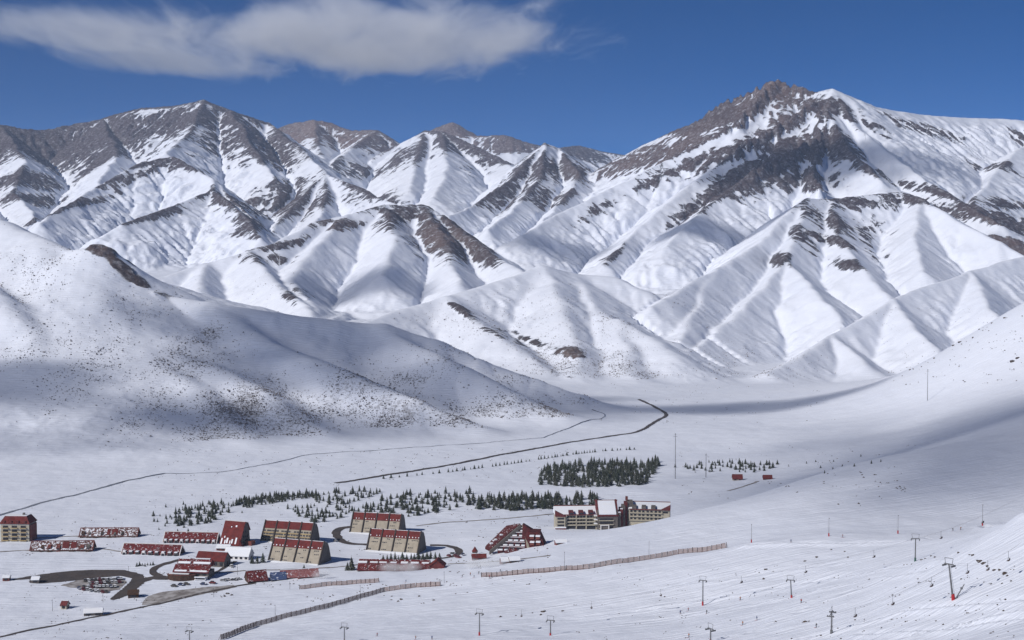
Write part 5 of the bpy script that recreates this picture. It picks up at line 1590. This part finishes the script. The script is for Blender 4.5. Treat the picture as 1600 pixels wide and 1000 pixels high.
for x, y in ((362, 886), (524, 846)):
    car(x, y, 30, 'car by itself on the lane below the white house' if x < 400 else 'car by itself beside the loop drive')

# ------------------------------------------------------------------ rocks breaking through the snow
def rock_mesh(seed):
    rr = random.Random(seed)
    bm = bmesh.new(); bmesh.ops.create_icosphere(bm, subdivisions=2, radius=1.0)
    for v in bm.verts:
        n = v.co.copy(); k = 1 + .35 * math.sin(n.x * 3.1 + seed) * math.cos(n.y * 2.7 - seed) + rr.uniform(-.16, .16)
        v.co = Vector((n.x * k * 1.25, n.y * k, n.z * k * .75))
    me = bpy.data.meshes.new('rock'); bm.to_mesh(me); bm.free(); me.materials.append(MATS['dark_rock']); return me
RM = [rock_mesh(s_) for s_ in range(5)]
def rock(px, py, wpx, label, group):
    g = at(px, py)
    if g is None: return
    o = bpy.data.objects.new('rock', RM[rnd.randrange(5)]); COL.objects.link(o)
    s_ = wpx * g.y / F / 2.3
    o.location = g + Vector((0, 0, s_ * .1)); o.scale = (s_, s_, s_ * rnd.uniform(.7, 1.1)); o.rotation_euler = (0, 0, rnd.uniform(0, 6)); tag(o, label, 'rock', group)
for x, y, w in ((1531, 878, 8), (1537, 881, 8), (1543, 885, 6), (1554, 891, 7), (1562, 891, 6), (1570, 897, 8), (1574, 900, 5), (1527, 876, 4), (1515, 867, 4), (1520, 868, 5), (1580, 908, 4)):
    rock(x, y, w, 'dark rock in the slanting row right of the leaning lift tower', 'rocks in the row right of the leaning tower')
for x, y, w in ((1440, 875, 5), (1446, 873, 4), (1455, 869, 4), (1461, 871, 4), (1498, 864, 6)):
    rock(x, y, w, 'dark rock on the slope above the leaning lift tower', 'rocks above the leaning tower')
for x, y, w in ((1258, 972, 7), (1264, 971, 4)):
    rock(x, y, w, 'dark rock beside the T-shaped lift tower', 'rocks beside the T tower')
for x, y, w in ((1197, 890, 5), (1193, 905, 5), (1258, 877, 5), (1276, 871, 5), (1299, 859, 4), (1325, 871, 4), (1320, 862, 3)):
    rock(x, y, w, 'dark rock lying between the piste tracks and the light poles', 'rocks between piste and light poles')
for x, y, w in ((622, 940, 4), (627, 937, 5), (655, 932, 5), (678, 938, 4), (712, 928, 3), (730, 926, 3), (612, 932, 3), (480, 933, 4), (520, 930, 3), (600, 931, 3)):
    rock(x, y, w, 'small rock in the snow around the long fence', 'rocks around the long fence')
for x, y, w in ((849, 956, 8), (845, 961, 5), (879, 955, 5), (806, 962, 3), (782, 964, 5), (832, 958, 3)):
    rock(x, y, w, 'rock in the snow by the bottom middle lift towers', 'rocks by the bottom middle towers')
for x, y, w in ((356, 928, 6), (351, 932, 5), (362, 930, 4), (317, 970, 3)):
    rock(x, y, w, 'rock in the snow below the muddy yard', 'rocks below the muddy yard')
for x, y, w in ((1500, 535, 6), (1490, 540, 5), (1460, 560, 4), (1582, 565, 8), (1590, 560, 6), (1530, 515, 4), (1550, 505, 4), (1520, 528, 4), (1570, 497, 4), (1422, 578, 4)):
    rock(x, y, w, 'dark rock on the far right hillside', 'rocks on the far right hillside')

# ------------------------------------------------------------------ skiers
def skier_mesh(seed, pose):
    """one continuous body grown round a skeleton"""
    j = dict(pelvis=(0, 0, .93), chest=(.02, -.10, 1.25), neck=(.0, -.14, 1.45), head=(0, -.17, 1.60), crown=(0, -.17, 1.72))
    k = .10 if pose else .0
    for s_, nm in ((-1, 'l'), (1, 'r')):
        j['hip' + nm] = (.10 * s_, 0, .88); j['knee' + nm] = (.13 * s_, -.12 - k, .50); j['ankle' + nm] = (.13 * s_, .02, .10); j['toe' + nm] = (.13 * s_, -.17, .05)
        j['sh' + nm] = (.19 * s_, -.12, 1.40); j['el' + nm] = (.32 * s_, -.14 - k, 1.15); j['wr' + nm] = (.30 * s_, -.38, 1.02); j['hand' + nm] = (.29 * s_, -.46, 1.0)
    names = list(j); ix = {n: i for i, n in enumerate(names)}
    E = [('pelvis', 'chest'), ('chest', 'neck'), ('neck', 'head'), ('head', 'crown')]
    for nm in 'lr':
        E += [('pelvis', 'hip' + nm), ('hip' + nm, 'knee' + nm), ('knee' + nm, 'ankle' + nm), ('ankle' + nm, 'toe' + nm), ('chest', 'sh' + nm), ('sh' + nm, 'el' + nm), ('el' + nm, 'wr' + nm), ('wr' + nm, 'hand' + nm)]
    rad = dict(pelvis=.17, chest=.19, neck=.08, head=.115, crown=.09, hip=.12, knee=.085, ankle=.07, toe=.06, sh=.085, el=.065, wr=.05, hand=.055)
    me = bpy.data.meshes.new('skel'); me.from_pydata([j[n] for n in names], [(ix[a], ix[b]) for a, b in E], [])
    o = bpy.data.objects.new('skel', me); COL.objects.link(o)
    md = o.modifiers.new('s', 'SKIN')
    for n in names:
        r = rad[n.rstrip('lr') if n not in rad else n] if (n in rad or n.rstrip('lr') in rad) else rad.get(n[:-1], .07)
        me.skin_vertices[0].data[ix[n]].radius = (r, r)
    me.skin_vertices[0].data[ix['pelvis']].use_root = True
    sb = o.modifiers.new('u', 'SUBSURF'); sb.levels = 1; sb.render_levels = 1
    dg = bpy.context.evaluated_depsgraph_get()
    res = bpy.data.meshes.new_from_object(o.evaluated_get(dg)); res.name = 'person'
    bpy.data.objects.remove(o)
    return res
mat('jacket_blue', (.03, .06, .22)); mat('jacket_red', (.35, .03, .03)); mat('jacket_black', (.02, .02, .022)); mat('jacket_orange', (.42, .14, .03)); mat('trousers', (.02, .02, .024)); mat('trousers_grey', (.12, .12, .13)); mat('helmet', (.05, .05, .055)); mat('skin', (.42, .26, .19))
SK = PB(); SK.box(-.05, .05, -.95, .75, 0, .03); SK.poly([(-.05, -.95, 0), (.05, -.95, 0), (.04, -1.1, .1), (-.04, -1.1, .1)], [(0, 1, 2, 3), (3, 2, 1, 0)])
SKM = SK.mesh('ski', 'red_paint')
PO = PB(); PO.tube((0, 0, 1.05), (0, .35, 0), .012, .012, 4); POM = PO.mesh('ski_pole', 'steel')
bases = [skier_mesh(1, False), skier_mesh(2, True)]
VAR = []
for bi, jk, trz, nm in ((0, 'jacket_blue', 'trousers', 'blue'), (1, 'jacket_red', 'trousers', 'red'), (0, 'jacket_black', 'trousers_grey', 'black'), (1, 'jacket_orange', 'trousers', 'orange')):
    me = bases[bi].copy()
    me.materials.clear()
    for m_ in (trz, jk, 'skin', 'helmet'): me.materials.append(MATS[m_])
    for p in me.polygons:
        c = p.center
        p.material_index = 3 if c.z > 1.63 else 2 if (c.z > 1.50 and abs(c.x) < .12 and c.y < -.2) else (3 if c.z > 1.5 and abs(c.x) < .13 else (1 if c.z > .90 else 0))
        p.use_smooth = True
    VAR.append((me, nm))
def skier(px, py, v, rz, where):
    g = at(px, py)
    me, nm = VAR[v]
    o = bpy.data.objects.new('person', me); COL.objects.link(o)
    o.location = g + Vector((0, 0, .03)); o.rotation_euler = (0, 0, R(rz))
    tag(o, 'skier in %s jacket %s' % (nm, where), 'person')
    for sx in (-.13, .13):
        k = bpy.data.objects.new('ski', SKM); COL.objects.link(k); k.parent = o; k.location = (sx, 0, -.02)
        k = bpy.data.objects.new('ski_pole', POM); COL.objects.link(k); k.parent = o; k.location = (sx * 2.3, -.45, 0)
for i, (x, y, w) in enumerate([(1063, 959, 'leftmost near the red-footed middle tower'), (1075, 955, 'just left of the red-footed middle tower'), (1104, 959, 'directly below the red-footed middle tower'), (1157, 938, 'between the middle tower and the thin leaning tower'),
        (1183, 969, 'alone below the piste tracks'), (1252, 942, 'right of the thin leaning tower'), (1275, 981, 'left of the T-shaped tower'), (1076, 996, 'at the bottom edge below the middle tower'), (1236, 848, 'between the first two light poles'), (1317, 840, 'right of the second light pole'),
        (1489, 830, 'left of the pair below the highest light pole'), (1501, 828, 'right of the pair below the highest light pole'), (634, 910, 'above the long fence near its upper end'), (673, 913, 'just behind the upper end of the long fence'), (782, 894, 'standing behind the left end of the right fence'),
        (650, 999, 'left of two at the bottom edge'), (675, 999, 'right of two at the bottom edge'), (589, 994, 'beside the bottom tower under the long fence'), (722, 902, 'left of the group below the arcade'), (735, 899, 'second of the group below the arcade'), (741, 903, 'third of the group below the arcade'), (765, 903, 'near the left end of the right fence'), (748, 897, 'farthest back of the group below the arcade'), (1160, 977, 'below the middle of the piste')]):
    skier(x, y, i % 4, (i * 67) % 360, w)

# ------------------------------------------------------------------ stones, clods and frozen tufts dotted over the valley snow
def stones():
    rs = np.random.RandomState(8)
    vx, fc = [], []
    areas = [((40, 700, 760, 960), 260, .35, .9), ((680, 700, 800, 930), 140, .35, .9), ((1060, 690, 1420, 790), 70, .4, 1.0), ((900, 880, 1600, 1000), 150, .2, .55), ((1380, 480, 1600, 600), 110, .5, 1.5), ((0, 930, 330, 1000), 70, .25, .6), ((930, 600, 1300, 660), 60, .5, 1.2), ((240, 700, 900, 745), 120, .4, 1.0)]
    areas[0] = ((40, 745, 700, 945), 260, .3, .8); areas[1] = ((700, 760, 860, 915), 110, .3, .8)
    for (x0, y0, x1, y1), n, r0, r1 in areas:
        for _ in range(n):
            cx, cy = rs.uniform(x0, x1), rs.uniform(y0, y1)
            for q in range(rs.randint(1, 4)):
                g = hit(cx + rs.normal() * 5, cy + rs.normal() * 1.2, 330.0)
                if g is None: continue
                r = rs.uniform(r0, r1); o_ = len(vx); a0 = rs.uniform(0, 6)
                for k in range(5):
                    rr_ = r * rs.uniform(.6, 1.2)
                    vx.append((g.x + rr_ * math.cos(a0 + k * 1.2566), g.y + rr_ * math.sin(a0 + k * 1.2566), g.z - .05 + r * rs.uniform(0, .25)))
                vx.append((g.x, g.y, g.z + r * rs.uniform(.4, .8)))
                fc.extend((o_ + k, o_ + (k + 1) % 5, o_ + 5) for k in range(5))
    pb = PB(); pb.v = vx; pb.f = fc; pb.mi = [0] * len(fc)
    o = pb.build('stones', 'dark_rock'); o['kind'] = 'stuff'; o['label'] = 'small stones and clods dotted over the valley snow'
stones()
import OpenImageIO as oiio, sys, numpy as np
b=oiio.ImageBuf('/workdir/render_main.png'); a=b.get_pixels()[:,:,:3]; h,w=a.shape[:2]
for nm,x,y in [('sky_hi',1020,32),('sky_lo',990,205),('snow_flat',1020,888),('rslope',1560,742),('mtn',1150,432),('cloud',580,62),('hillshadow',580,542),('darkrock',1240,237),('lit mid',850,450),('village',650,780),('lefthill',100,600)]:
    i,j=int(x*w/1600),int(y*h/1000); p=a[max(j-3,0):j+4,max(0,i-4):i+5].mean((0,1))*255
    print(nm,p.round())
